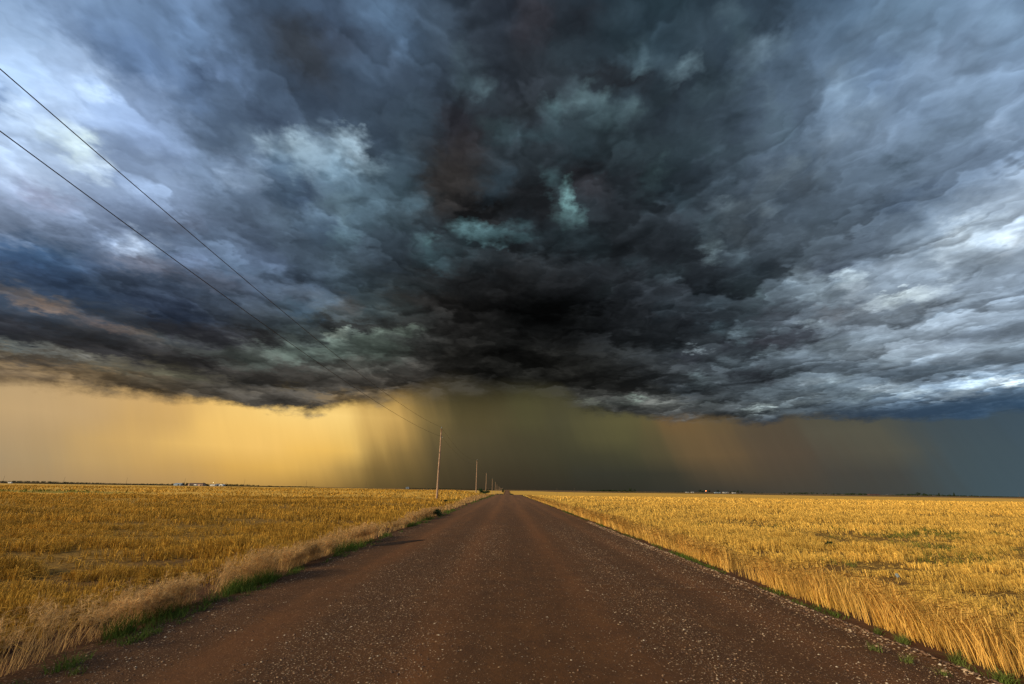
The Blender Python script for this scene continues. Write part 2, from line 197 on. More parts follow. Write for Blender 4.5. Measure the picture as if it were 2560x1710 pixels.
 (3.3,35.0,2.82,-0.57,0.28,1.47,0.7,0.86,31,33,36), (14.2,33.9,2.72,-0.38,0.09,1.47,1,0.69,33,37,42), (1.4,31.7,1.6,-0.01,-0.01,0.88,2.5,0.8,64,88,94),
 (9.4,30.4,2.34,-0.19,0.05,1.29,1,0.46,48,62,68), (11.8,29.2,1.29,-0.12,0.06,1.29,1,0.57,46,58,64), (47.0,39.0,1.14,0.37,-0.49,1.66,1,0.57,87,108,134),
 (48.2,36.5,1.7,-0.04,-0.06,0.64,1,0.57,87,106,128), (45.1,35.9,0.28,-0.6,0.74,0.51,2,0.75,138,160,179), (47.0,35.7,1.64,-0.19,-0.02,0.46,2.5,0.69,121,142,164),
 (45.4,33.3,1.16,-0.07,-0.06,1.19,1,0.57,110,129,150), (49.5,32.0,1.28,0.06,-0.06,0.76,1,0.57,101,120,139), (52.4,35.7,1.02,0.22,-0.08,0.46,2,0.69,127,151,175),
 (52.6,34.1,1.13,0.28,-0.15,0.89,1,0.46,112,133,157), (52.5,38.8,1.62,0.46,-0.16,0.69,1,0.57,127,155,183), (55.9,37.0,1.3,0.21,-0.13,1.01,1,0.69,147,178,208),
 (50.0,42.0,0.94,0.86,-0.25,0.47,1.2,0.57,117,146,174), (45.8,29.4,1.44,-0.27,0.03,0.56,0.45,0.95,69,84,98), (47.5,30.9,1.9,-0.31,0.02,0.58,1,0.46,99,117,137),
 (42.8,30.8,0.54,-1.07,0.78,0.62,1,0.57,95,113,131), (49.0,27.4,1.92,0.49,-0.05,0.34,1.5,0.69,125,146,170), (53.7,30.4,1.29,0.52,-0.08,0.41,1.5,0.69,149,171,197),
 (54.8,31.6,0.83,0.36,-0.13,0.67,1,0.57,133,155,181), (52.5,28.7,0.67,0.34,-0.16,0.69,1,0.57,118,140,165), (50.8,28.2,1.46,0.35,-0.05,0.44,1,0.57,99,117,139),
 (47.3,27.1,2.04,0.3,-0.04,0.47,1,0.57,97,115,137), (40.7,34.9,1.01,-1.2,0.15,0.2,2.5,0.8,116,133,149), (40.1,34.4,1.25,-0.73,0.11,0.38,1.5,0.57,101,117,133),
 (38.1,34.1,1.32,-0.72,0.13,0.47,3,0.86,122,140,151), (35.9,32.8,0.31,-0.42,0.68,0.66,1.5,0.95,144,162,172), (34.2,34.9,0.95,-0.16,0.01,0.44,2,0.75,118,135,149),
 (34.7,33.4,1.1,0.16,-0.09,0.44,1.5,0.69,112,128,140), (37.7,31.3,1.38,-0.54,0.2,1.04,1,0.75,77,89,100), (39.9,31.7,0.98,-0.42,0.2,1.01,1,0.57,95,111,124),
 (31.5,32.2,0.53,-0.56,0.52,0.64,1.8,0.92,131,146,156), (29.3,31.3,1.26,-0.11,-0.01,0.8,2,0.8,109,126,136), (33.2,32.0,1.16,0.08,-0.09,0.59,1,0.57,99,113,122),
 (26.5,29.5,1.23,0.44,-0.29,0.78,1.5,0.69,88,106,116), (30.3,28.5,1.23,-0.33,0.12,0.78,2,0.57,86,98,107), (30.9,27.6,1.42,-0.38,0.14,0.92,1,0.8,54,63,70),
 (33.3,26.6,0.78,-0.22,0.05,0.32,3,0.86,120,135,145), (34.7,27.9,1.71,-0.18,0.01,0.55,1,0.69,65,76,87), (33.5,30.0,1.11,0.34,-0.13,0.44,2,0.57,114,129,138),
 (26.2,27.6,0.67,-0.01,-0.04,1.22,1.5,0.75,105,124,131), (28.7,25.7,0.7,-0.3,0.35,1.13,1.5,0.69,90,108,118), (27.5,26.4,0.65,-0.14,0.13,0.96,1,0.57,59,71,81),
 (39.0,27.7,2.52,-0.65,0.06,0.52,1,0.57,88,104,120), (42.1,26.1,1.92,-0.07,-0.0,0.51,1.5,0.57,97,113,133), (46.8,24.8,2.09,0.14,-0.02,0.6,1,0.57,86,104,124),
 (45.5,26.8,2.16,0.09,-0.02,0.53,1,0.57,76,93,113), (42.0,23.3,2.38,-0.26,0.05,0.72,1,0.69,71,84,100), (39.0,22.5,1.52,-0.45,0.14,0.73,0.7,0.8,63,73,87),
 (31.7,23.6,2.19,-0.52,0.09,0.56,1,0.57,59,73,83), (35.2,24.5,2.21,-0.62,0.09,0.54,1.5,0.57,75,89,100), (25.7,33.3,1.52,-0.39,0.18,1.38,1,0.57,44,54,61),
 (28.5,33.9,1.68,-0.17,-0.02,0.93,1,0.57,48,60,68), (25.3,30.7,1.19,-0.77,0.31,0.62,1.5,0.57,59,73,81), (50.2,22.9,1.37,0.46,-0.08,0.62,1.8,0.92,202,223,241),
 (48.4,21.9,1.05,0.38,-0.11,0.75,1.2,0.95,215,233,246), (46.9,21.5,1.11,-0.13,0.06,0.67,1.5,0.8,196,214,228), (50.5,20.2,1.24,0.01,0.03,0.63,1,0.69,176,192,205),
 (52.1,21.5,0.83,0.08,0.01,0.72,1.5,0.92,224,239,251), (52.7,22.8,0.82,0.06,0.01,0.54,1,0.57,157,176,197), (44.1,20.9,1.46,-0.48,0.1,0.48,1.5,0.69,148,164,180),
 (39.8,21.0,0.62,-0.61,0.48,0.76,2.5,0.95,176,194,205), (40.1,19.6,0.99,-0.26,0.16,0.85,1,0.8,165,180,192), (37.8,20.8,1.57,-0.41,0.14,0.74,1.5,0.69,137,155,167),
 (34.9,22.7,1.6,-0.77,0.17,0.51,3,0.86,129,146,158), (33.6,21.7,1.35,-0.31,0.13,0.78,1,0.69,99,115,127), (36.4,19.7,1.97,-0.46,0.12,0.67,1.5,0.69,116,131,140),
 (38.0,17.8,1.89,-0.42,0.14,0.74,1,0.8,88,93,99), (41.8,18.1,0.75,-0.02,0.04,0.64,1.5,0.92,193,208,217), (43.6,18.3,1.38,-0.06,0.04,0.58,1.5,0.95,217,235,242),
 (45.3,18.2,1.02,-0.05,0.04,0.48,1.5,0.8,200,217,228), (42.4,16.6,1.86,-0.23,0.07,0.5,1,0.69,109,120,129), (48.5,19.1,1.95,-0.08,0.04,0.46,1,0.69,133,149,164),
 (50.1,17.0,1.61,0.11,0.02,0.48,1.5,0.57,159,178,196), (46.2,15.9,2.2,-0.15,0.04,0.31,1.5,0.57,125,144,162), (49.0,15.2,1.64,-0.12,0.05,0.37,1.5,0.57,148,164,180),
 (47.3,17.0,1.76,-0.08,0.04,0.39,1,0.57,116,129,140), (29.4,22.3,1.28,-0.0,-0.01,0.83,1.8,0.57,72,89,96), (30.1,20.7,1.45,0.3,-0.14,0.81,2,0.69,86,104,111),
 (25.4,21.5,1.8,-0.29,0.12,0.99,1,0.57,48,60,68), (20.6,25.7,2.14,-0.33,0.1,1.01,1.2,0.46,51,64,70), (16.6,27.5,1.99,0.1,-0.06,0.62,2,0.69,55,69,76),
 (22.3,26.0,0.85,-0.49,0.25,0.53,2,0.57,71,86,92), (10.7,25.1,1.58,-0.11,0.03,0.64,2,0.57,46,60,64), (12.1,24.5,0.63,-0.05,0.04,0.8,2,0.57,57,73,75),
 (17.7,23.7,2.47,-0.3,0.1,1.3,1,0.69,32,37,42), (20.7,21.6,1.44,-0.18,0.1,1.03,1,0.57,44,54,61), (26.2,18.8,1.33,-0.19,0.09,0.74,2,0.69,67,84,94),
 (27.3,17.4,1.31,-0.18,0.08,0.64,2.5,0.69,90,106,116), (36.0,17.3,1.04,-0.45,0.14,0.43,3,0.75,118,133,142), (5.6,21.5,4.84,-0.18,0.03,2.17,1,0.8,9,10,10),
 (7.7,25.2,3.72,-0.21,0.04,1.6,1,0.57,23,24,26), (23.1,19.5,1.86,-0.24,0.09,0.86,1,0.57,33,37,42), (32.0,18.5,2.18,-0.4,0.11,0.7,1,0.57,58,63,70),
 (29.4,19.1,1.28,0.04,-0.01,0.39,2,0.46,71,86,94), (-21.9,17.6,1.43,0.19,-0.11,0.86,2,0.69,135,145,134), (-22.1,15.5,1.43,0.17,-0.17,1.27,1,0.69,105,120,112),
 (-26.8,14.6,1.32,-0.33,0.14,0.86,2,0.69,102,116,108), (-17.8,18.0,2.13,0.85,-0.18,0.49,2.5,0.75,105,120,109), (-13.6,18.8,2.07,0.37,-0.11,0.63,2,0.69,91,104,94),
 (-16.3,16.4,2.82,0.26,-0.11,1.05,1,0.57,78,90,82), (-18.7,14.3,3.0,0.28,-0.1,0.88,1,0.57,70,71,66), (-24.1,17.0,1.39,0.2,-0.14,1.0,1,0.69,33,35,36),
 (-29.7,15.7,3.04,0.13,-0.05,0.72,0.8,0.8,33,33,34), (-35.9,15.3,3.89,0.11,-0.07,0.9,1,0.69,37,37,41), (-32.5,13.5,2.45,0.09,-0.06,0.7,2,0.57,60,66,63),
 (-30.3,12.9,2.3,0.33,-0.1,0.56,2,0.57,75,84,78), (-35.2,12.2,3.1,-0.41,0.01,0.58,0.8,0.75,40,39,39), (-41.3,11.9,3.37,-0.26,-0.03,0.54,0.8,0.69,41,41,43),
 (-42.4,11.1,0.94,0.01,-0.03,0.24,2.5,0.69,118,122,113), (-40.1,11.0,1.35,-0.12,-0.01,0.25,2.5,0.69,106,108,98), (-45.9,11.2,2.31,-0.07,-0.04,0.34,1.5,0.69,120,122,116),
 (-48.5,11.4,1.18,-0.14,-0.03,0.36,2,0.8,126,134,130), (-48.7,10.6,1.16,-0.03,-0.05,0.36,1.5,0.69,147,133,108), (-42.6,10.0,2.38,-0.13,-0.03,0.28,1.5,0.69,115,97,71),
 (-36.8,10.6,2.4,-0.05,-0.03,0.3,2,0.57,88,88,72), (-32.9,10.0,2.8,0.12,-0.03,0.23,1.5,0.57,79,77,72), (-29.3,10.7,2.37,-0.1,-0.02,0.43,0.8,0.69,43,43,41),
 (-23.8,10.5,2.08,0.19,-0.05,0.34,1,0.57,44,43,41), (-26.6,10.5,3.59,0.36,-0.04,0.24,1.5,0.46,94,80,54), (-42.5,8.2,0.9,0.13,-0.05,0.24,1,0.57,62,59,55),
 (-40.5,8.4,1.12,0.16,-0.05,0.24,1,0.57,60,57,54), (-47.2,9.2,1.48,-0.01,-0.02,0.15,1,0.69,79,75,71), (-44.7,9.1,2.05,0.06,-0.02,0.15,1,0.57,96,80,60),
 (-25.6,8.4,2.47,0.2,-0.09,0.58,1,0.57,78,74,68), (-19.4,9.6,3.2,0.22,-0.07,0.61,1,0.46,115,91,55), (-49.8,15.2,1.15,-0.1,-0.01,0.18,1.5,0.57,109,97,89),
 (-46.1,15.0,2.05,-0.42,0.0,0.19,1.5,0.57,88,80,76), (-40.5,14.3,2.4,-0.32,0.0,0.21,1.5,0.57,90,78,68), (-37.4,13.6,2.02,-0.05,-0.01,0.18,1.5,0.46,75,72,70),
 (-48.0,12.5,1.89,-0.09,-0.04,0.37,0.8,0.57,44,45,51), (35.9,17.1,1.23,-0.46,0.1,0.35,3,0.92,128,142,151), (34.1,16.1,1.89,-0.33,0.11,0.69,0.8,0.86,56,60,68),
 (31.1,15.8,1.82,-0.27,0.08,0.57,0.8,0.8,44,45,51), (37.1,15.0,0.97,-0.52,0.17,0.41,2.5,0.86,137,151,160), (35.6,14.9,1.47,-0.25,0.1,0.58,1.5,0.57,90,102,109),
 (27.1,17.9,0.9,-0.41,0.23,0.6,2.5,0.8,97,115,123), (26.2,16.7,1.11,-0.14,0.1,0.84,0.8,0.69,40,43,49), (29.2,17.8,0.72,-0.11,0.13,0.96,2,0.57,78,93,101),
 (23.0,16.1,1.06,-0.19,0.05,0.3,3,0.86,128,142,149), (21.2,16.0,1.29,-0.65,0.17,0.37,2.5,0.57,78,91,98), (22.4,15.0,1.64,-0.15,0.06,0.56,0.8,0.8,40,43,49),
 (31.8,14.7,1.52,-0.54,0.13,0.41,3,0.8,109,124,132), (33.4,14.1,1.35,-0.2,0.07,0.41,1,0.57,86,98,107), (26.3,14.1,1.69,-0.52,0.1,0.33,2.5,0.69,90,104,112),
 (28.1,13.5,1.51,0.13,-0.01,0.34,2,0.57,73,84,92), (29.1,12.3,2.49,-0.26,0.08,0.57,0.8,0.8,42,45,51), (34.5,13.6,2.23,-0.33,0.06,0.36,2,0.57,88,100,111),
 (38.3,13.1,1.89,-0.1,0.04,0.35,2,0.57,127,142,156), (37.1,12.7,2.26,-0.34,0.05,0.31,1,0.57,86,100,113), (23.6,12.8,1.03,-0.51,0.23,0.5,2.5,0.69,92,106,110),
 (21.3,11.6,1.89,-0.12,0.06,0.61,1.5,0.57,48,56,62), (24.2,11.9,1.81,-0.14,0.06,0.5,1,0.57,58,67,70), (26.9,11.6,2.37,-0.21,0.06,0.49,1,0.57,54,60,66),
 (30.2,10.9,1.66,0.17,-0.0,0.38,2.5,0.69,90,102,109), (34.6,11.5,1.71,0.14,0.01,0.36,2.5,0.8,131,144,152), (36.8,11.1,0.71,-0.09,0.06,0.35,3,0.8,139,155,163),
 (32.1,11.2,1.59,0.31,-0.03,0.37,1.5,0.57,82,93,103), (31.7,9.7,1.6,0.18,-0.0,0.28,2.5,0.69,101,115,123), (35.5,10.4,1.63,-0.18,0.06,0.35,1,0.57,80,95,105),
 (40.0,10.1,1.47,-0.03,0.03,0.25,3,0.86,170,187,198), (41.8,9.6,1.22,-0.16,0.06,0.28,2.5,0.8,180,198,208), (43.5,10.2,1.64,0.13,0.02,0.32,2,0.57,133,151,166),
 (40.8,11.3,2.23,-0.09,0.04,0.33,1,0.57,90,106,120), (45.2,11.2,2.24,0.03,0.04,0.35,1,0.57,103,122,137), (47.9,10.6,1.56,0.18,0.02,0.26,2,0.57,161,180,198),
 (46.7,9.6,1.09,0.14,0.02,0.3,2.5,0.92,207,226,235), (48.4,9.3,1.4,0.12,0.03,0.33,2.5,0.95,224,239,247), (45.4,8.9,1.67,0.09,0.03,0.31,2,0.8,155,173,187),
 (42.4,8.6,2.1,-0.06,0.04,0.24,2,0.69,103,120,131), (39.2,9.3,1.48,-0.17,0.05,0.25,2.5,0.69,124,142,151), (28.8,8.9,1.05,-0.07,0.04,0.28,3,0.95,163,178,179),
 (31.6,9.1,1.79,0.07,0.01,0.23,3,0.92,152,169,172), (27.4,8.4,1.7,-0.11,0.03,0.24,2,0.69,97,104,103), (32.5,8.4,2.13,-0.04,0.04,0.32,1,0.69,86,95,99),
 (36.3,8.3,2.28,-0.11,0.05,0.35,1,0.57,73,86,96), (38.2,8.6,1.86,-0.07,0.03,0.21,2,0.57,95,111,122), (15.6,10.7,0.86,-0.03,0.03,0.37,3,0.75,103,116,108),
 (14.0,10.4,1.53,-0.05,0.03,0.42,1,0.57,52,57,54), (10.9,10.4,1.28,-0.26,0.09,0.42,2.5,0.69,82,88,77), (12.4,9.6,1.55,-0.04,0.03,0.53,1,0.57,68,70,65),
 (14.4,8.4,1.77,-0.04,0.03,0.41,1,0.57,61,61,58), (17.6,9.5,1.97,-0.08,0.03,0.41,2,0.46,53,57,55), (19.2,11.2,2.18,-0.12,0.05,0.62,1,0.57,36,39,38),
 (24.0,9.9,2.48,-0.16,0.06,0.49,1,0.57,44,50,51), (23.8,8.2,1.81,-0.09,0.02,0.2,2,0.57,74,74,72), (15.8,12.7,2.76,-0.14,0.05,0.68,1,0.46,34,36,36),
 (-55.9,35.9,1.64,-0.5,0.31,1.98,1,0.69,158,187,223), (-54.2,32.8,1.78,-0.42,0.19,1.55,1,0.8,174,203,239), (-48.8,29.5,1.44,-0.47,0.2,1.12,1.6,0.95,231,253,255),
 (-52.3,30.3,1.44,-0.22,0.06,0.71,2,0.92,201,226,255), (-53.0,27.4,1.66,-0.13,0.01,0.71,1,0.92,190,214,246), (-47.6,28.9,0.96,-0.2,0.1,0.77,1.5,0.92,211,233,255),
 (-54.4,29.9,0.65,-0.19,0.06,0.51,1,0.92,117,144,182), (-43.8,32.1,2.15,-0.4,0.27,1.61,1,0.69,127,149,183), (-47.7,38.3,2.61,-0.82,0.43,1.65,1,0.69,89,113,147),
 (-44.2,38.6,2.15,-1.02,0.34,0.93,1,0.57,93,117,151), (-43.7,42.8,0.71,0.87,-1.15,1.53,1,0.69,117,146,184), (-40.5,41.4,0.42,0.4,-0.9,1.57,1.5,0.69,117,142,178),
 (-41.3,39.8,0.87,0.71,-0.63,1.41,1,0.75,63,80,105), (-38.3,41.3,0.61,0.84,-0.94,0.88,1,0.69,102,126,160), (-37.5,44.2,1.7,-0.51,0.52,1.34,1,0.69,65,80,99),
 (-31.2,45.9,2.92,-0.39,0.55,1.78,1,0.86,56,63,72), (-27.5,48.9,2.03,-0.28,0.4,1.15,1,0.69,59,69,85), (-29.9,49.6,2.29,0.58,-0.02,0.91,1,0.57,76,97,123),
 (-20.7,51.6,2.49,-0.51,0.56,1.28,1,0.69,95,122,151), (-17.7,50.1,1.24,-0.89,1.21,1.28,1,0.57,87,111,138), (-22.7,46.1,2.79,-0.64,0.48,1.21,1,0.57,63,80,99),
 (-15.2,43.5,2.35,0.43,-0.19,1.69,1,0.57,63,80,95), (-10.8,51.0,1.23,0.58,-0.84,1.45,1,0.57,72,89,106), (-7.3,48.4,1.49,-0.91,1.14,1.35,1.5,0.8,76,95,105),
 (-4.4,48.7,0.74,-0.47,0.87,0.98,2,0.69,84,104,111), (-5.8,51.8,1.52,-1.35,2.04,1.58,1,0.69,42,50,59), (-2.6,53.8,2.0,0.06,-0.06,1.59,1,0.69,38,45,55),
 (-2.0,49.2,1.32,0.45,-1.05,2.15,1,0.69,38,45,53), (-8.1,42.5,2.72,0.25,-0.24,3.49,1,0.8,43,43,49), (-9.3,37.2,3.06,0.29,-0.19,2.61,1,0.86,55,52,51),
 (-6.6,40.3,2.27,0.17,-0.12,2.06,1,0.69,44,42,43), (-1.4,42.9,1.49,0.03,-0.03,1.34,1.5,0.69,51,67,72), (-33.5,38.6,2.84,-0.24,0.21,1.07,1,0.75,59,73,93),
 (-28.5,41.1,4.48,-0.57,0.36,1.5,1,0.57,61,76,95), (-19.4,40.1,2.18,-1.47,0.86,1.17,1,0.8,55,69,84), (-29.1,38.0,4.44,1.45,-0.13,0.71,3,0.95,177,203,220),
 (-23.2,39.3,2.32,-0.56,0.19,0.58,3,0.92,168,194,211), (-33.5,36.4,0.9,0.56,-0.29,0.75,2.5,0.92,166,191,213), (-28.3,36.6,3.9,0.63,-0.05,1.33,1,0.8,149,175,193),
 (-20.8,37.9,1.35,-0.15,0.25,1.15,2,0.69,136,162,177), (-24.8,37.5,1.31,0.38,-0.21,1.31,1,0.57,116,142,159), (-32.3,34.8,0.67,0.57,-0.63,1.03,1,0.8,87,111,132),
 (-31.2,32.3,1.15,0.63,-0.6,1.61,1,0.86,70,89,110), (-28.4,32.0,1.24,1.07,-1.11,1.57,1,0.86,59,75,95), (-30.1,34.3,0.56,0.37,-0.81,1.7,1,0.69,76,97,117),
]
SHAFTS = [
 (-29.7,5.8,11.25,2.54,-0.67,2.23,1,0.6,248,202,113), (-18.0,6.5,2.96,-0.39,0.2,3.53,1,0.6,250,208,117), (-21.2,8.6,7.88,0.49,-0.19,1.5,1,0.7,253,215,132),
 (-14.2,8.0,3.08,0.14,-0.29,3.12,1,0.5,188,150,84), (-23.2,3.1,5.36,1.21,-0.37,1.2,1,0.6,234,184,89), (-38.1,0.4,19.79,0.41,-0.13,0.63,1,0.5,174,140,95),
 (-44.1,6.7,4.8,0.61,-0.27,1.14,1,0.5,203,170,121), (-39.0,4.4,3.46,2.04,-0.57,1.1,1,0.5,198,160,101), (-11.1,9.1,1.57,0.07,-0.24,3.17,1,0.4,129,108,64),
 (-4.7,10.5,2.71,0.07,-0.11,2.7,1,0.6,66,60,37), (1.9,10.0,3.25,0.01,-0.01,2.71,1,0.4,84,82,51), (22.4,5.6,4.9,-2.69,1.22,2.18,1,0.5,117,93,62),
 (19.7,7.7,2.38,-0.08,0.07,0.8,1,0.6,119,92,58), (12.6,7.3,3.56,-0.06,0.11,2.09,1,0.5,100,94,60), (14.8,1.8,7.36,-1.27,0.36,1.46,1,0.7,54,54,46),
 (30.3,5.8,4.41,-1.11,0.82,2.68,1,0.6,84,74,61), (37.7,5.1,3.95,-1.1,0.54,1.63,1,0.6,92,90,75), (32.5,7.1,3.38,-0.22,0.1,0.63,1,0.5,70,64,58),
]
# azimuth and elevation along the ragged cloud base, and along the lower rim of the bright cloud on the right
BASE_LINE = [
 (-50.3,7.4), (-48.4,7.8), (-44.4,8.1), (-39.8,8.1), (-34.8,7.8), (-30.1,8.4), (-26.6,7.7), (-23.9,7.6),
 (-21.2,8.7), (-16.8,9.1), (-11.8,10.4), (-6.4,11.2), (-2.0,11.0), (1.9,11.4), (6.9,10.9), (9.6,9.8),
 (14.8,8.4), (17.8,8.3), (22.6,7.8), (29.7,7.3), (35.2,7.1), (38.8,6.8), (42.0,6.7), (45.0,6.7),
 (48.9,6.7), (52.5,6.6),
]
SHELF_LINE = [
 (-49.3,3.5), (17.6,6.2), (24.9,7.3), (29.8,7.7), (33.5,8.2), (37.2,8.1), (40.7,8.0), (43.8,8.2),
 (46.8,8.4), (49.3,8.5), (52.9,8.4),
]

AZ_N = [-60.75 + 1.5 * i for i in range(82)]
def sky_rows(grid, els, masses, out_els):
    """lay the cloud masses over the base colours; returns linear colours, a row of 82 per elevation"""
    G = np.array(grid, float); rows = []
    A = np.array(AZ_N)
    for e in out_els:
        t = np.interp(e, els, range(len(els))); j = min(int(t), len(els) - 2); t -= j
        r = G[j] * (1 - t) + G[j + 1] * t
        c = np.stack([np.interp(A, np.linspace(-60, 60, 17), r[:, k]) for k in range(3)], -1)
        for a0, e0, ax_, ay_, bx_, by_, sh, op, cr, cg, cb in masses:
            dx = (A - a0) * math.cos(rad(e0)); dy = e - e0
            det = ax_ * by_ - ay_ * bx_
            u = (dx * by_ - dy * bx_) / det; v = (ax_ * dy - ay_ * dx) / det
            v = np.where(v > 0, v * sh, v); q = u * u + v * v
            w = (op * np.exp(-0.7 * q * q))[:, None]
            c = c * (1 - w) + np.array([cr, cg, cb]) * w
        v = np.clip(c, 0, 255) / 255
        rows.append(np.where(v <= 0.04045, v / 12.92, ((v + 0.055) / 1.055) ** 2.4).tolist())
    return rows


def build_world():
    w = bpy.data.worlds.new('World'); SC.world = w; w.use_nodes = True
    w.cycles.sampling_method = 'MANUAL'; w.cycles.sample_map_resolution = 256
    g = NT(w.node_tree)
    shelf_col = g.ramp_node([(0.0, srgb((54, 58, 64))), (0.5, srgb((48, 58, 70))), (1.0, srgb((44, 68, 92)))])

    def row_group(colours, e0, e1):
        """node group: colour of one elevation row by azimuth, laid over the rows below it"""
        t = bpy.data.node_groups.new('sky_row', 'ShaderNodeTree'); r = NT(t)
        for nm, kind in (('az', 'NodeSocketFloat'), ('el', 'NodeSocketFloat'), ('below', 'NodeSocketColor')):
            t.interface.new_socket(nm, in_out='INPUT', socket_type=kind)
        t.interface.new_socket('out', in_out='OUTPUT', socket_type='NodeSocketColor')
        rn = [r.ramp_node([(None, c_) for c_ in part]) for part in (colours[:28], colours[27:55], colours[54:])]
        i = r.n('NodeGroupInput').outputs; o = r.n('NodeGroupOutput')
        azs = r.m('MULTIPLY_ADD', r.sep(i[2])[0], 1e-7, i[0])      # the tiny term only keeps the rows in order
        f = [r.rng(azs, a, a + 40.5) for a in (-60.75, -20.25, 20.25)]
        c = r.mix(r.m('GREATER_THAN', azs, 20.25),
                  r.mix(r.m('GREATER_THAN', azs, -20.25), r.ramp(f[0], rn[0]), r.ramp(f[1], rn[1])), r.ramp(f[2], rn[2]))
        t.links.new(r.mix(r.rng(i[1], e0, e1), i[2], c), o.inputs[0])
        return t

    def use_row(t, azs, els, below):
        o = g.n('ShaderNodeGroup'); o.node_tree = t
        for k, v in enumerate((azs, els, below)): g.put(o.inputs[k], v)
        return o.outputs[0]

    d = g.n('ShaderNodeTexCoord').outputs['Generated']
    x, y, z = g.sep(d)
    zc = g.m('MAXIMUM', z, 0.0)
    az = g.m('MULTIPLY', g.m('ARCTAN2', x, y), 57.29578)
    el = g.m('MULTIPLY', g.m('ARCSINE', zc), 57.29578)
    # position of this direction on a flat cloud deck
    k = g.m('DIVIDE', 1.0, g.m('ADD', zc, 0.13))
    q = g.comb(g.m('MULTIPLY', x, k), g.m('MULTIPLY', y, k), 0.0)
    w1 = g.v('SUBTRACT', g.noise(q, 1.6, 2, 0.5, col=True), (0.5, 0.5, 0.5))
    w2 = g.v('SUBTRACT', g.noise(q, 4.0, 4, 0.55, col=True), (0.5, 0.5, 0.5))
    w3 = g.v('SUBTRACT', g.noise(q, 14.0, 3, 0.5, col=True), (0.5, 0.5, 0.5))
    w4 = g.v('SUBTRACT', g.noise(q, 40.0, 3, 0.55, col=True), (0.5, 0.5, 0.5))
    wsum = g.v('ADD', g.v('ADD', g.v('SCALE', w4, sc=2.2), g.v('SCALE', w2, sc=3.2)), g.v('SCALE', w3, sc=3.8))
    wa, we, _ = g.sep(wsum)
    es = g.rng(el, 5.0, 35.0, 0.35, 1.0)
    az_w = g.m('ADD', az, wa)
    el_w = g.m('ADD', el, g.m('MULTIPLY', we, es))

    E1 = [7 + 0.6 * i for i in range(22)] + [21 + 1.5 * i for i in range(25)]; E2 = [0, 2, 4, 6, 8, 10.5, 13, 16]
    def table(rows, els, azs, els_s):
        out = (0.0, 0.0, 0.0, 1.0)
        for i, r in enumerate(rows):
            t = row_group(r, els[i-1] if i else -99.0, els[i] if i else -98.0)
            out = use_row(t, azs, els_s, out)
        return out

    def curve(line, azs):
        vals = np.interp(AZ_N, [p[0] for p in line], [p[1] for p in line])
        t = row_group([(v / 20.0,) * 3 for v in vals.tolist()], -99.0, -98.0)
        return g.m('MULTIPLY', g.sep(use_row(t, azs, 0.0, (0.0, 0.0, 0.0, 1.0)))[0], 20.0)

    cloud = table(sky_rows(CLOUD, CLOUD_EL, MASSES, E1), E1, az_w, el_w)
    # relief of the cloud underside: billows, and wisps drawn out along the wind
    qw = g.v('ADD', q, g.v('ADD', g.v('SCALE', w2, sc=0.30), g.v('SCALE', w3, sc=0.08)))
    qs = g.v('MULTIPLY', qw, (1.0, 0.75, 1.0))
    def relief(p):
        a = g.noise(p, 2.4, 5, 0.5)
        b = g.voro(p, 3.4, 2.0, 0.45, 0.7)
        return g.m('MULTIPLY_ADD', b, -0.42, g.m('MULTIPLY', a, 0.8))
    h0 = relief(qs)
    h1 = relief(g.v('MULTIPLY', qs, (0.975, 0.94, 1.0)))
    emb = g.m('SUBTRACT', h0, h1)
    fine = g.m('SUBTRACT', g.noise(qs, 16.0, 5, 0.58), 0.5)
    # cauliflower lumps: each catches light on the side towards the zenith
    up = g.v('NORMALIZE', g.v('SCALE', q, sc=-1.0))
    def lumps(scale, ky, warp, off):
        p = g.v('ADD', q, warp)
        vo = g.n('ShaderNodeTexVoronoi', feature='SMOOTH_F1'); vo.inputs['Smoothness'].default_value = 0.25
        sc = g.v('MULTIPLY', g.v('ADD', p, off), (1.0, ky, 1.0))
        g.put(vo.inputs['Vector'], sc); vo.inputs['Scale'].default_value = scale
        dv = g.v('MULTIPLY', g.v('SUBTRACT', sc, vo.outputs['Position']), (scale, scale, 0.0))
        s_ = g.v('DOT_PRODUCT', dv, g.v('MULTIPLY', up, (1.0, ky, 1.0)))
        edge = g.rng(vo.outputs['Distance'], 0.15, 0.75, 0.0, 1.0, True)
        return g.m('MULTIPLY', g.m('MINIMUM', g.m('MAXIMUM', s_, -0.8), 0.8), edge)
    wl = g.v('ADD', g.v('SCALE', w2, sc=0.5), g.v('SCALE', w3, sc=0.16))
    wf = g.v('ADD', g.v('SCALE', w2, sc=0.3), g.v('SCALE', w3, sc=0.14))
    L = g.m('MULTIPLY_ADD', lumps(3.0, 0.8, wl, (0.3, 0.1, 0.0)), 0.9,
            g.m('MULTIPLY_ADD', lumps(6.5, 0.7, wf, (1.3, 4.1, 0.0)), 0.75,
                g.m('MULTIPLY', lumps(14.0, 0.7, wf, (7.3, 2.1, 0.0)), 0.25)))
    lamp = g.m('MULTIPLY', g.rng(az, -45.0, -5.0, 0.55, 1.0), g.m('MULTIPLY', g.rng(az, 25.0, 55.0, 1.0, 0.7), g.rng(el, 20.0, 40.0, 1.25, g.rng(az, 0.0, 30.0, 1.15, 0.5))))
    amp = g.rng(az, -45.0, -5.0, 0.6, 1.0)
    gain = g.m('MULTIPLY_ADD', g.m('SUBTRACT', h0, 0.22), 0.7, g.m('MULTIPLY_ADD', fine, 0.6, g.m('MULTIPLY', emb, g.rng(az, 10.0, 40.0, 4.5, 2.5))))
    gain = g.m('ADD', gain, g.m('MULTIPLY', L, g.m('MULTIPLY', lamp, 1.15)))
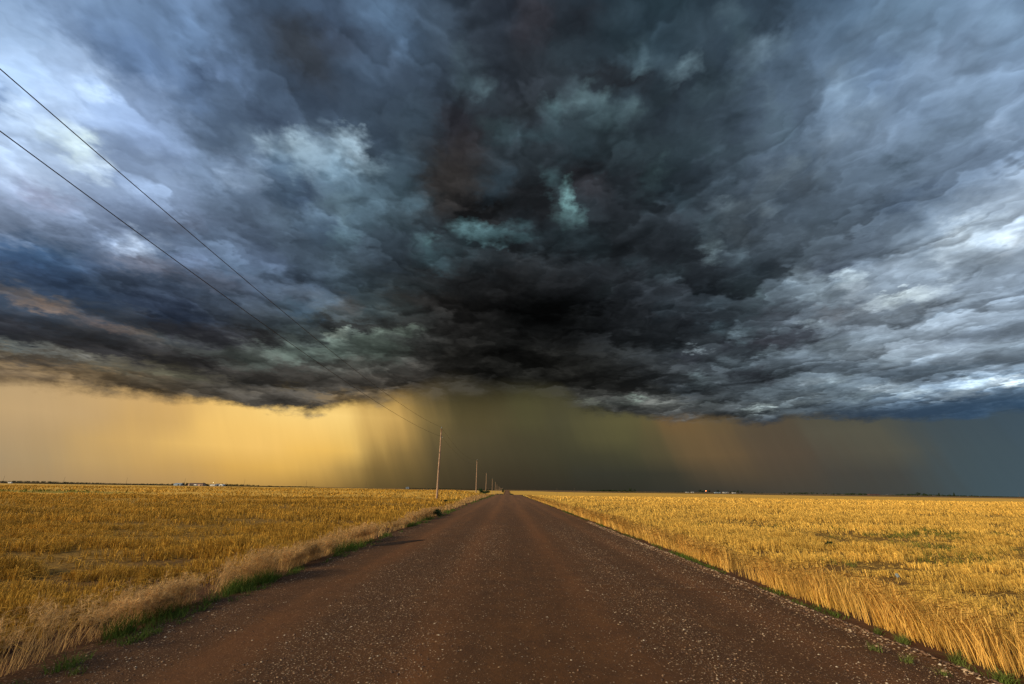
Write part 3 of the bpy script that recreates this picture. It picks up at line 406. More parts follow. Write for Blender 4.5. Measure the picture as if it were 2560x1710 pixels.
    gain = g.m('POWER', 2.0, g.m('MULTIPLY', g.m('MINIMUM', g.m('MAXIMUM', g.m('MULTIPLY', gain, 1.28), -1.6), 1.3), amp))
    cloud = g.v('SCALE', cloud, sc=g.m('MULTIPLY', gain, 1.08))

    # rain below the cloud base, with slanting shafts
    shx = g.comb(g.m('MULTIPLY_ADD', el, 0.35, az), g.m('MULTIPLY', el, 0.10), 0.0)
    rw = g.m('SUBTRACT', g.noise(shx, 0.16, 4, 0.55), 0.5)
    rain = table(sky_rows(RAIN, RAIN_EL, SHAFTS, E2), E2, g.m('MULTIPLY_ADD', rw, 9.0, az), el)
    shaft = g.noise(shx, 0.9, 5, 0.6)
    rain = g.v('SCALE', rain, sc=g.m('MULTIPLY_ADD', g.m('SUBTRACT', shaft, 0.5), 0.11, 1.0))

    # ragged cloud base
    rn = g.v('MULTIPLY', d, (1.0, 1.0, 1.7))
    rag = g.m('ADD', g.m('MULTIPLY', g.m('SUBTRACT', g.noise(rn, 7.0, 9, 0.66), 0.5), 5.2),
              g.m('MULTIPLY', g.m('SUBTRACT', h0, 0.22), 1.6))
    base = curve(BASE_LINE, az)
    melt = g.rng(g.m('ABSOLUTE', g.m('ADD', az, 4.0)), 3.0, 17.0, 1.0, 0.0, True)
    soft = g.m('MULTIPLY_ADD', melt, 2.0, g.m('MULTIPLY_ADD', g.noise(d, 5.0, 2, 0.5), 1.1, 0.3))
    over = g.m('ADD', g.m('SUBTRACT', el, base), g.m('MULTIPLY', rag, g.m('MULTIPLY_ADD', melt, -0.4, 1.0)))
    mask = g.rng(g.m('DIVIDE', over, soft), -0.7, 1.0, 0.0, 1.0, True)
    sky = g.mix(mask, rain, cloud)
    # dark blue shelf under the bright cloud on the right
    over2 = g.m('ADD', g.m('SUBTRACT', curve(SHELF_LINE, az), el), g.m('MULTIPLY', rag, 0.35))
    m2 = g.m('MULTIPLY', g.m('MULTIPLY', g.rng(over2, -0.5, 0.8, 0.0, 0.9, True), g.rng(az, 14.0, 34.0)), mask)
    sky = g.mix(m2, sky, g.ramp(g.rng(az, 15.0, 50.0), shelf_col))

    # clear evening sky behind the storm (behind the camera), from the Sky Texture
    st = g.n('ShaderNodeTexSky', sky_type='NISHITA'); st.sun_disc = False
    st.sun_elevation = rad(SUN_EL); st.sun_rotation = rad(SUN_AZ)
    g.put(st.inputs[0], d)
    clear = g.v('SCALE', st.outputs[0], sc=CLEAR)
    back = g.rng(y, 0.30, -0.15, 0.0, 1.0, True)
    hazyback = g.v('ADD', clear, (0.05, 0.04, 0.022))
    sky = g.mix(back, sky, hazyback)
    bg = g.n('ShaderNodeBackground'); g.put(bg.inputs[0], sky); bg.inputs[1].default_value = 1.0
    out = g.n('ShaderNodeOutputWorld'); w.node_tree.links.new(bg.outputs[0], out.inputs[0])
CLEAR = 0.09
build_world()

# ------------------------------------------------------------------ helpers
rng = np.random.default_rng(7)
def tag(o, label=None, cat=None, group=None, kind=None):
    if label: o['label'] = label
    if cat: o['category'] = cat
    if group: o['group'] = group
    if kind: o['kind'] = kind
    return o
def mesh_np(name, V, F, mat, parent=None, smooth=False):
    """V (n,3), F (m,k) with one k, linked as one object"""
    V = np.asarray(V, dtype=np.float32); F = np.asarray(F, dtype=np.int32)
    me = bpy.data.meshes.new(name)
    me.vertices.add(len(V)); me.vertices.foreach_set('co', V.ravel())
    k = F.shape[1]
    me.loops.add(F.size); me.loops.foreach_set('vertex_index', F.ravel())
    me.polygons.add(len(F)); me.polygons.foreach_set('loop_start', np.arange(0, F.size, k, dtype=np.int32))
    if smooth: me.polygons.foreach_set('use_smooth', np.ones(len(F), dtype=bool))
    me.update(calc_edges=True); me.validate()
    me.materials.append(mat)
    o = bpy.data.objects.new(name, me); C.objects.link(o); o.parent = parent
    return o
class MB:
    """collects boxes, tubes and quads into one mesh"""
    def __init__(s): s.v = []; s.f = []
    def add(s, v, f):
        n = len(s.v); s.v += [tuple(p) for p in v]; s.f += [tuple(i + n for i in q) for q in f]
    def box(s, x0, x1, y0, y1, z0, z1):
        s.add([(x, y, z) for z in (z0, z1) for y in (y0, y1) for x in (x0, x1)],
              [(0, 2, 3, 1), (4, 5, 7, 6), (0, 1, 5, 4), (2, 6, 7, 3), (0, 4, 6, 2), (1, 3, 7, 5)])
    def tube(s, pts, rad_, seg=8, cap=True):
        n0 = len(s.v); m_ = len(pts)
        rads = rad_ if hasattr(rad_, '__len__') else [rad_] * m_
        for i, p in enumerate(pts):
            a = np.array(pts[max(i - 1, 0)], float); b = np.array(pts[min(i + 1, m_ - 1)], float)
            t = (b - a) / (np.linalg.norm(b - a) + 1e-9)
            u = np.cross(t, (0, 0, 1)) if abs(t[2]) < 0.9 else np.cross(t, (1, 0, 0)); u /= np.linalg.norm(u)
            w = np.cross(t, u)
            for j in range(seg):
                an = 2 * math.pi * j / seg
                s.v.append(tuple(np.array(p) + rads[i] * (math.cos(an) * u + math.sin(an) * w)))
        for i in range(m_ - 1):
            for j in range(seg):
                k = (j + 1) % seg
                s.f.append((n0 + i * seg + j, n0 + i * seg + k, n0 + (i + 1) * seg + k, n0 + (i + 1) * seg + j))
        if cap:
            s.f.append(tuple(n0 + j for j in range(seg))); s.f.append(tuple(n0 + (m_ - 1) * seg + j for j in reversed(range(seg))))
    def build(s, name, mat, parent=None, smooth=False):
        me = bpy.data.meshes.new(name); me.from_pydata(s.v, [], s.f); me.update()
        if smooth:
            for p in me.polygons: p.use_smooth = True
        me.materials.append(mat)
        o = bpy.data.objects.new(name, me); C.objects.link(o); o.parent = parent
        return o
def empty(name, loc, rz=0.0):
    o = bpy.data.objects.new(name, None); C.objects.link(o); o.location = loc; o.rotation_euler = (0, 0, rz)
    o.empty_display_size = 0.2
    return o
def vnoise(x, y, scale, seed=0, octs=3):
    """smooth value noise in [-1, 1] on arrays"""
    out = 0.0; a = 1.0; tot = 0.0
    for k in range(octs):
        xs = np.asarray(x) / scale * 2 ** k + 17.3 * seed; ys = np.asarray(y) / scale * 2 ** k - 9.1 * seed
        xi = np.floor(xs).astype(np.int64); yi = np.floor(ys).astype(np.int64)
        fx = xs - xi; fy = ys - yi; fx = fx * fx * (3 - 2 * fx); fy = fy * fy * (3 - 2 * fy)
        def hsh(i, j):
            h = (i * 374761393 + j * 668265263 + (seed * 97 + k) * 1442695041) & 0xffffffff
            h = ((h ^ (h >> 13)) * 1274126177) & 0xffffffff
            return ((h ^ (h >> 16)) & 0xffff) / 32767.5 - 1.0
        v = (hsh(xi, yi) * (1 - fx) + hsh(xi + 1, yi) * fx) * (1 - fy) + (hsh(xi, yi + 1) * (1 - fx) + hsh(xi + 1, yi + 1) * fx) * fy
        out = out + a * v; tot += a; a *= 0.5
    return out / tot
def sstep(a, b, x):
    t = np.clip((np.asarray(x, float) - a) / (b - a), 0, 1); return t * t * (3 - 2 * t)
# ------------------------------------------------------------------ terrain
_KY = np.array([-500, 0, 110, 155, 260, 400, 825, 1150, 1575, 2200, 4000, 40000], float)
_KZ = np.array([0, 0, 0.02, -0.05, -0.9, -2.4, -6.3, -4.3, 0.55, 1.25, 1.35, 1.4])
def road_z(y):
    y = np.asarray(y, float)
    m = np.gradient(_KZ, _KY); i = np.clip(np.searchsorted(_KY, y) - 1, 0, len(_KY) - 2)
    h = _KY[i + 1] - _KY[i]; t = (y - _KY[i]) / h
    m0 = m[i] * h; m1 = m[i + 1] * h
    return (2*t**3 - 3*t**2 + 1) * _KZ[i] + (t**3 - 2*t**2 + t) * m0 + (-2*t**3 + 3*t**2) * _KZ[i + 1] + (t**3 - t**2) * m1
def terrain(x, y):
    x = np.asarray(x, float); y = np.asarray(y, float)
    ax = np.abs(x)
    w = sstep(35, 260, ax)
    plain_r = np.interp(y, [0, 400, 1000, 2500], [0, 0.0, 0.35, 1.1])
    plain_l = np.interp(y, [0, 120, 300, 900, 2500], [0, 0.35, 1.0, 1.2, 1.3])
    z = road_z(y) * (1 - w) + np.where(x > 0, plain_r, plain_l) * w
    z += np.where(x < 0, 1.15 * np.exp(-((y - 150) / 52.0) ** 2) * sstep(5.5, 16, ax) * (1 - 0.75 * sstep(60, 220, ax)), 0)
    # low hills on the far left
    z += 7.5 * np.exp(-((x + 2900) / 1150.0) ** 2 - ((y - 2600) / 500.0) ** 2)
    z += 3.0 * np.exp(-((x + 1500) / 500.0) ** 2 - ((y - 2500) / 400.0) ** 2)
    amp = sstep(4.6, 7.5, ax) * (1 - sstep(150, 500, y) * 0.6)
    z += amp * (0.05 * vnoise(x, y, 2.3, 3) + 0.10 * vnoise(x, y, 14.0, 5))
    z += -0.035 * sstep(3.9, 4.5, ax) * (1 - sstep(4.6, 5.6, ax))      # shallow drain beside the road
    return z
def axis(lo, hi, near, grow, dense=10.0):
    p = [0.0]; st = near
    while p[-1] < hi:
        p.append(p[-1] + st)
        if p[-1] > dense: st *= grow
    n = [0.0]; st = near
    while n[-1] > lo:
        n.append(n[-1] - st)
        if -n[-1] > dense: st *= grow
    return np.array(sorted(set(n[1:] + p)))
def grid_mesh(name, xs, ys, zf, mat, skip=None):
    X, Y = np.meshgrid(xs, ys); Z = zf(X, Y)
    V = np.stack([X, Y, Z], -1).reshape(-1, 3)
    nx = len(xs); i = np.arange(len(ys) - 1)[:, None] * nx + np.arange(nx - 1)[None]
    F = np.stack([i, i + 1, i + nx + 1, i + nx], -1).reshape(-1, 4)
    return mesh_np(name, V, F, mat, smooth=True)
# ------------------------------------------------------------------ materials
def new_mat(name):
    m = bpy.data.materials.new(name); m.use_nodes = True
    g = NT(m.node_tree); b = g.n('ShaderNodeBsdfPrincipled'); o = g.n('ShaderNodeOutputMaterial')
    m.node_tree.links.new(b.outputs[0], o.inputs[0])
    return m, g, b
def pset(g, b, **kw):
    for k, v in kw.items(): g.put(b.inputs[k.replace('_', ' ')], v)
def simple_mat(name, col, rough=0.8, var=0.25, scale=6.0, metal=0.0, spec=0.3):
    m, g, b = new_mat(name)
    p = g.n('ShaderNodeTexCoord').outputs['Object']
    n = g.noise(p, scale, 5, 0.6)
    c = g.mix(g.rng(n, 0.3, 0.7), tuple(v * (1 - var) for v in col) + (1,), tuple(min(v * (1 + var), 1) for v in col) + (1,))
    pset(g, b, Base_Color=c, Roughness=rough, Metallic=metal); b.inputs['Specular IOR Level'].default_value = spec
    return m
def bump(g, b, h, strength=0.5, dist=0.02):
    n = g.n('ShaderNodeBump'); n.inputs['Strength'].default_value = strength; n.inputs['Distance'].default_value = dist
    g.put(n.inputs['Height'], h); g.put(b.inputs['Normal'], n.outputs[0])

def gravel_road_mat():
    m, g, b = new_mat('gravel_road')
    pos = g.n('ShaderNodeNewGeometry').outputs['Position']
    x, y, z = g.sep(pos)
    # bands along the road: packed red clay in the wheel lines, loose gravel between
    band = g.noise(g.comb(g.m('MULTIPLY', x, 1.0), g.m('MULTIPLY', y, 0.035)), 1.15, 3, 0.55)
    patch = g.noise(pos, 0.9, 5, 0.6)
    clay = g.mix(g.rng(g.noise(pos, 2.2, 6, 0.65), 0.3, 0.72), (0.100, 0.038, 0.009, 1), (0.205, 0.083, 0.021, 1))
    clay = g.mix(g.rng(g.noise(pos, 0.45, 4, 0.6), 0.52, 0.72), clay, (0.20, 0.074, 0.018, 1))
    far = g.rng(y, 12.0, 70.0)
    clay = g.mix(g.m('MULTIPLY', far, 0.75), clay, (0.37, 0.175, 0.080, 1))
    loose = g.rng(g.m('MULTIPLY_ADD', patch, 0.45, g.m('MULTIPLY', band, 0.75)), 0.44, 0.64, 0.5, 1.0, True)
    # smooth wheel lines
    wob = g.m('MULTIPLY', g.m('SUBTRACT', g.noise(g.comb(0.0, g.m('MULTIPLY', y, 0.06)), 1.0, 2, 0.5), 0.5), 0.5)
    line = None
    for c_ in (-2.75, -0.85, 1.15, 3.3):
        e = g.m('MULTIPLY', g.m('ADD', g.m('SUBTRACT', x, c_), wob), 3.0)
        w = g.m('POWER', 2.72, g.m('MULTIPLY', g.m('MULTIPLY', e, e), -1.0))
        line = w if line is None else g.m('ADD', line, w)
    line = g.m('MULTIPLY', line, g.rng(g.noise(g.v('MULTIPLY', pos, (1, 0.12, 1)), 1.5, 3, 0.6), 0.3, 0.6, 0.35, 1.0))
    loose = g.m('MULTIPLY', loose, g.m('MULTIPLY_ADD', line, -0.6, 1.0, clamp=True))
    clay = g.mix(g.m('MULTIPLY', loose, 0.62), g.mix(g.m('MULTIPLY', line, 0.4), clay, (0.26, 0.100, 0.032, 1)), (0.056, 0.026, 0.010, 1))  # darkens clay under loose gravel: shade between the stones, put into the colour
    def stones(scale, thr, seedv):
        v = g.n('ShaderNodeTexVoronoi', feature='F1'); v.inputs['Scale'].default_value = scale
        g.put(v.inputs['Vector'], g.v('ADD', g.v('MULTIPLY', pos, (1, 1, 0.5)), seedv))
        cr, cg, cb = g.sep(v.outputs['Color'])
        present = g.m('GREATER_THAN', cr, thr)
        size = g.m('MULTIPLY_ADD', cg, 0.22, 0.16)
        inside = g.rng(g.m('SUBTRACT', size, v.outputs['Distance']), 0.0, 0.07)
        return g.m('MULTIPLY', present, inside), cb
    s1, t1 = stones(34.0, 0.5, (0, 0, 0)); s2, t2 = stones(75.0, 0.45, (3.1, 7.7, 0)); s3, t3 = stones(17.0, 0.84, (9.2, 1.3, 0))
    s4, t4 = stones(6.5, 0.72, (5.5, 2.2, 0)); s4 = g.m('MULTIPLY', s4, g.rng(y, 12.0, 26.0))
    s3 = g.m('MULTIPLY', s3, g.rng(y, 3.0, 14.0, 0.5, 1.0))
    cols = [(0.0, (0.05, 0.032, 0.022)), (0.25, (0.20, 0.11, 0.055)), (0.55, (0.36, 0.20, 0.095)), (0.85, (0.52, 0.35, 0.20)), (1.0, (0.75, 0.60, 0.41))]
    c = g.mix(g.m('MULTIPLY', s2, g.m('MULTIPLY', loose, 0.85)), clay, g.ramp(t2, list(cols)))
    c = g.mix(g.m('MULTIPLY', s1, loose), c, g.ramp(t1, list(cols)))
    c = g.mix(g.m('MULTIPLY', s3, g.m('MULTIPLY_ADD', loose, 0.6, 0.3)), c, g.ramp(t3, list(cols)))
    c = g.mix(g.m('MULTIPLY', s4, 0.55), c, g.ramp(t4, list(cols)))
    grit = g.noise(pos, 160.0, 3, 0.7)
    c = g.mix(g.rng(grit, 0.35, 0.65, 0.0, 0.5), c, (0.040, 0.019, 0.010, 1))
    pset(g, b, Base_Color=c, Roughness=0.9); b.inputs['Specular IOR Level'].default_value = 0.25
    h = g.m('ADD', g.m('MULTIPLY', s1, 0.6), g.m('ADD', g.m('MULTIPLY', s2, 0.3), g.m('ADD', g.m('MULTIPLY', s3, 0.9), g.m('MULTIPLY', grit, 0.5))))
    h = g.m('MULTIPLY_ADD', g.noise(pos, 7.0, 6, 0.65), 1.6, h)
    bump(g, b, h, 0.85, 0.016)
    return m

GREEN_C, GREEN_R = (-84.0, 82.0), (22.0, 7.0)      # a greener patch in the left field
def field_colour(g, pos, base, spread=0.35):
    """straw colour that drifts over the field, with the green patch"""
    x, y, z = g.sep(pos)
    n1 = g.noise(pos, 0.35, 4, 0.6); n2 = g.noise(g.v('MULTIPLY', pos, (0.02, 0.12, 0.1)), 1.0, 4, 0.6)
    lo = tuple(v * (1 - spread) for v in base) + (1,); hi = tuple(min(1, v * (1 + spread)) for v in base) + (1,)
    c = g.mix(g.rng(g.m('ADD', n1, n2), 0.75, 1.25), lo, hi)
    dx = g.m('DIVIDE', g.m('SUBTRACT', x, GREEN_C[0]), GREEN_R[0]); dy = g.m('DIVIDE', g.m('SUBTRACT', y, GREEN_C[1]), GREEN_R[1])
    d2 = g.m('ADD', g.m('MULTIPLY', dx, dx), g.m('MULTIPLY', dy, dy))
    d2 = g.m('ADD', d2, g.m('MULTIPLY', g.m('SUBTRACT', g.noise(pos, 0.25, 3, 0.6), 0.5), 2.2))
    return g.mix(g.rng(d2, 1.1, 0.5, 0.0, 0.85), c, (0.16, 0.19, 0.03, 1))

def ground_mat():
    m, g, b = new_mat('field_ground')
    pos = g.n('ShaderNodeNewGeometry').outputs['Position']
    x, y, z = g.sep(pos); ax = g.m('ABSOLUTE', x)
    soil = g.mix(g.rng(g.noise(pos, 3.0, 6, 0.65), 0.3, 0.7), (0.058, 0.027, 0.014, 1), (0.13, 0.066, 0.036, 1))
    mat_ = g.mix(g.rng(g.noise(g.v('MULTIPLY', pos, (1.0, 3.0, 1.0)), 6.0, 6, 0.7), 0.35, 0.65), (0.05, 0.026, 0.008, 1), (0.40, 0.23, 0.05, 1))
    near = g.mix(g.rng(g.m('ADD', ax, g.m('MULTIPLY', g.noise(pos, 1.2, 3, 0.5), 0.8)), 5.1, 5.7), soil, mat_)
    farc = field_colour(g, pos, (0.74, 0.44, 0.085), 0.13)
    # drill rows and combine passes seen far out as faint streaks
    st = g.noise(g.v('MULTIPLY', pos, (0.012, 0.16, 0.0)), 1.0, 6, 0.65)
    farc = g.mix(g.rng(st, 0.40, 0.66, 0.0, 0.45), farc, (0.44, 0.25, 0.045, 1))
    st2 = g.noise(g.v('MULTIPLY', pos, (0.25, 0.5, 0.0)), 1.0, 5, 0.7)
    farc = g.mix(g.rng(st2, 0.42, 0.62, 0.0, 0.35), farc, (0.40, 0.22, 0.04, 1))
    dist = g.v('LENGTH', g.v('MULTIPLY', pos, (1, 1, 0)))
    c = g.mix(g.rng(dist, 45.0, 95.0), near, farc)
    soil_near = g.rng(g.m('SUBTRACT', ax, g.m('MULTIPLY', y, 0.0)), 5.6, 9.0, 1.0, 0.0)
    c = g.mix(soil_near, c, soil)
    # beyond the wheat: ploughed and grazed strips
    edge = g.m('ADD', y, g.m('MULTIPLY', g.m('SUBTRACT', g.noise(g.v('MULTIPLY', pos, (0.003, 0, 0)), 1.0, 2, 0.5), 0.5), 60.0))
    right = g.m('GREATER_THAN', x, 0.0)
    lim = g.m('MULTIPLY_ADD', right, -150.0, 600.0)
    lim = g.rng(ax, 60.0, 300.0, 1400.0, lim, True)
    fd = g.m('SUBTRACT', edge, lim)
    strip = g.noise(g.v('MULTIPLY', pos, (0.0006, 0.004, 0.0)), 1.0, 3, 0.55)
    f2 = g.ramp(strip, [(0.0, (0.17, 0.095, 0.045)), (0.42, (0.19, 0.11, 0.055)), (0.47, (0.07, 0.06, 0.028)), (0.53, (0.26, 0.155, 0.05)), (0.6, (0.10, 0.085, 0.025)), (1.0, (0.20, 0.115, 0.055))], 'CONSTANT')
    c = g.mix(g.rng(fd, 0.0, 6.0), c, f2)
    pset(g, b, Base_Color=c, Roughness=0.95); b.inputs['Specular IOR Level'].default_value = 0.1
    bump(g, b, g.noise(pos, 12.0, 6, 0.7), 0.7, 0.04)
    return m

ground = grid_mesh('ground', axis(-30000, 30000, 0.35, 1.055, 9.0), axis(-300, 30000, 0.45, 1.04, 30.0),
                   lambda X, Y: terrain(X, Y) - 0.06 * (1 - sstep(3.7, 4.2, np.abs(X + 0.0))), ground_mat())
tag(ground, 'flat farmland of brown soil and golden stubble running to the horizon', 'ground', kind='structure')

def road_surface(X, Y):
    z = terrain(X, Y) + 0.004 + 0.055 * (1 - (X / 4.4) ** 2)
    fade = 1 - sstep(40, 90, Y)
    z += fade * (0.010 * vnoise(X, Y * 0.15, 0.7, 11) + 0.006 * vnoise(X, Y, 0.25, 12))
    wr = 4.36 + 0.05 * vnoise(X * 0, Y, 1.7, 21)
    z += np.where(X > 0, (0.060 + 0.03 * vnoise(X * 0, Y, 0.5, 22)) * np.exp(-((X - wr) / 0.075) ** 2), 0)
    z += fade * np.where(X > 0, 0.03 * np.exp(-((X - 1.25 - 0.02 * Y) / 0.05) ** 2) * 0, 0)
    # the clay ridge left across the right lane by a turning tyre
    z += 0.022 * np.exp(-((Y - 8.72 - 0.05 * np.sin(X * 1.3)) / 0.05) ** 2) * sstep(1.2, 1.9, X) * (1 - sstep(4.0, 4.5, X))
    z -= 0.05 * sstep(4.55, 4.75, np.abs(X))
    return z
rx = np.arange(-4.75, 4.951, 0.075)
ry = np.concatenate([np.arange(-12, 2, 0.5), np.arange(2, 14, 0.09), np.arange(14, 40, 0.3), np.arange(40, 200, 1.5), np.arange(200, 1900, 15), np.arange(1900, 9000, 300)])
road_m = gravel_road_mat()
road = grid_mesh('road', rx, ry, road_surface, road_m)
tag(road, 'straight red-brown gravel road running to the vanishing point', 'road', kind='structure')

# dark wet hollow at the left edge of the road
def wet_mat():
    m, g, b = new_mat('wet_clay')
    pos = g.n('ShaderNodeNewGeometry').outputs['Position']
    c = g.mix(g.rng(g.noise(pos, 9.0, 5, 0.6), 0.3, 0.7), (0.012, 0.006, 0.004, 1), (0.032, 0.014, 0.008, 1))
    pset(g, b, Base_Color=c, Roughness=0.55); b.inputs['Specular IOR Level'].default_value = 0.2
    bump(g, b, g.noise(pos, 30.0, 5, 0.6), 0.4, 0.01)
    return m
n = 96; a = np.linspace(0, 2 * np.pi, n, endpoint=False)
c0 = np.array([-3.27, 14.95]); ax1 = np.array([0.55, 0.83]); ax1 = ax1 / np.linalg.norm(ax1); ax2 = np.array([ax1[1], -ax1[0]])
ring = []
for s_ in (0.0, 0.35, 0.7, 1.0):
    r1 = 1.02 * s_ * (1 + 0.10 * np.sin(3 * a + 1) + 0.05 * np.sin(9 * a)); r2 = 0.24 * s_ * (1 + 0.2 * np.sin(4 * a) + 0.1 * np.sin(11 * a + 2))
    ring.append(c0 + np.cos(a)[:, None] * r1[:, None] * ax1 + np.sin(a)[:, None] * r2[:, None] * ax2)
P = np.concatenate(ring); Zp = road_surface(P[:, 0], P[:, 1]) + 0.006
i = np.arange(n); F = np.concatenate([np.stack([k * n + i, k * n + (i + 1) % n, (k + 1) * n + (i + 1) % n, (k + 1) * n + i], -1) for k in range(3)])
puddle = mesh_np('puddle', np.column_stack([P, Zp]), F, wet_mat(), smooth=True)
tag(puddle, 'dark wet hollow at the left edge of the gravel road', 'puddle', kind='structure')

# ------------------------------------------------------------------ grass, wheat and stones
def ribbons(base, height, width, lean, bend, segs, face=None, prof=None):
    """flat tapering blades. base (n,3); lean (n,2) sideways run per unit height at the tip; bend: how much of it comes late"""
    n = len(base); t = np.linspace(0, 1, segs + 1)
    face = rng.uniform(0, np.pi, n) if face is None else face
    side = np.stack([np.cos(face), np.sin(face), np.zeros(n)], -1)
    w = (1 - 0.75 * t) if prof is None else np.asarray(prof)
    run = (1 - bend)[:, None] * t[None] + bend[:, None] * t[None] ** 3
    up = t[None] - 0.35 * (np.hypot(lean[:, 0], lean[:, 1])[:, None] ** 1.0) * bend[:, None] * t[None] ** 3
    c = base[:, None, :] + np.concatenate([lean[:, None, :] * run[..., None] * height[:, None, None], (up * height[:, None])[..., None]], -1)
    off = side[:, None, :] * (width[:, None] * w[None] * 0.5)[..., None]
    V = np.stack([c - off, c + off], 2).reshape(-1, 3)
    k = 2 * (segs + 1)
    i = (np.arange(n) * k)[:, None] + 2 * np.arange(segs)[None]
    F = np.stack([i, i + 1, i + 3, i + 2], -1).reshape(-1, 4)
    return V, F
def join(parts):
    V = []; F = []; n = 0
    for v, f in parts: V.append(v); F.append(f + n); n += len(v)
    return np.concatenate(V), np.concatenate(F)
def straw_mat(name, base, spread, lo=0.55, hi=1.25, trans=0.25, field=False):
    m, g, b = new_mat(name)
    ge = g.n('ShaderNodeNewGeometry'); pos = ge.outputs['Position']
    c = field_colour(g, pos, base, spread) if field else g.mix(g.rng(g.noise(pos, 0.8, 4, 0.6), 0.3, 0.7), tuple(v * (1 - spread) for v in base) + (1,), tuple(min(1, v * (1 + spread)) for v in base) + (1,))
    c = g.v('SCALE', c, sc=g.rng(ge.outputs['Random Per Island'], 0.0, 1.0, lo, hi))
    pset(g, b, Base_Color=c, Roughness=0.75); b.inputs['Specular IOR Level'].default_value = 0.15
    if trans:
        tr = g.n('ShaderNodeBsdfTranslucent'); g.put(tr.inputs[0], c)
        mx = g.n('ShaderNodeMixShader'); mx.inputs[0].default_value = trans
        o = [q for q in m.node_tree.nodes if q.type == 'OUTPUT_MATERIAL'][0]
        m.node_tree.links.new(b.outputs[0], mx.inputs[1]); m.node_tree.links.new(tr.outputs[0], mx.inputs[2]); m.node_tree.links.new(mx.outputs[0], o.inputs[0])
    return m
FOV = 1.32
def scatter(side, y0, y1, density, xmin, extra=2.5):
    """random points of one field inside the wedge of land the road looks over; side +1 right, -1 left"""
    A = int(density * (y1 - y0) * (FOV * y1 + extra))
    y = rng.uniform(y0, y1, A); x = rng.uniform(xmin, FOV * y1 + extra + 0.001, A)
    k = x < FOV * np.maximum(y, 0) + extra
    return x[k] * side, y[k]
# -------- crop height maps
TRACKS_R = [((14, 27), (60, 34), 0.4), ((18, 52), (120, 60), 0.8), ((30, 92), (160, 96), 1.0)]
TRACKS_L = [((-5.6, 11), (-24, 9.5), 0.6), ((-8, 19), (-50, 23), 0.5), ((-12, 38), (-70, 45), 0.7), ((-14, 60), (-30, 95), 0.5), ((-40, 70), (-140, 92), 1.0)]
for q_ in range(11):          # broken combine passes running away from the road
    y_ = 8.5 * 1.33 ** q_
    TRACKS_R.append(((6.0 + q_, y_), (1.25 * y_ + 14, y_ * 1.06 + 0.3 * (q_ % 3)), 0.07 + 0.017 * y_))
    TRACKS_L.append(((-6.0 - q_, y_ * 0.93), (-1.25 * y_ - 14, y_ * 1.0 + 0.4 * (q_ % 4)), 0.12 + 0.026 * y_))
def track_mask(x, y, tracks):
    m = np.zeros_like(x)
    for (ax_, ay_), (bx, by), w in tracks:
        d = np.array([bx - ax_, by - ay_]); L = np.hypot(*d); d = d / L
        t = (x - ax_) * d[0] + (y - ay_) * d[1]; e = np.abs((x - ax_) * -d[1] + (y - ay_) * d[0] + 0.5 * vnoise(x, y, 6.0, 31))
        m = np.maximum(m, np.exp(-(e / w) ** 2) * ((t > 0) & (t < L)) * np.clip(0.62 + 1.1 * vnoise(x, y, 3.0 + 0.06 * 30, 33, 2), 0, 1))
    return m
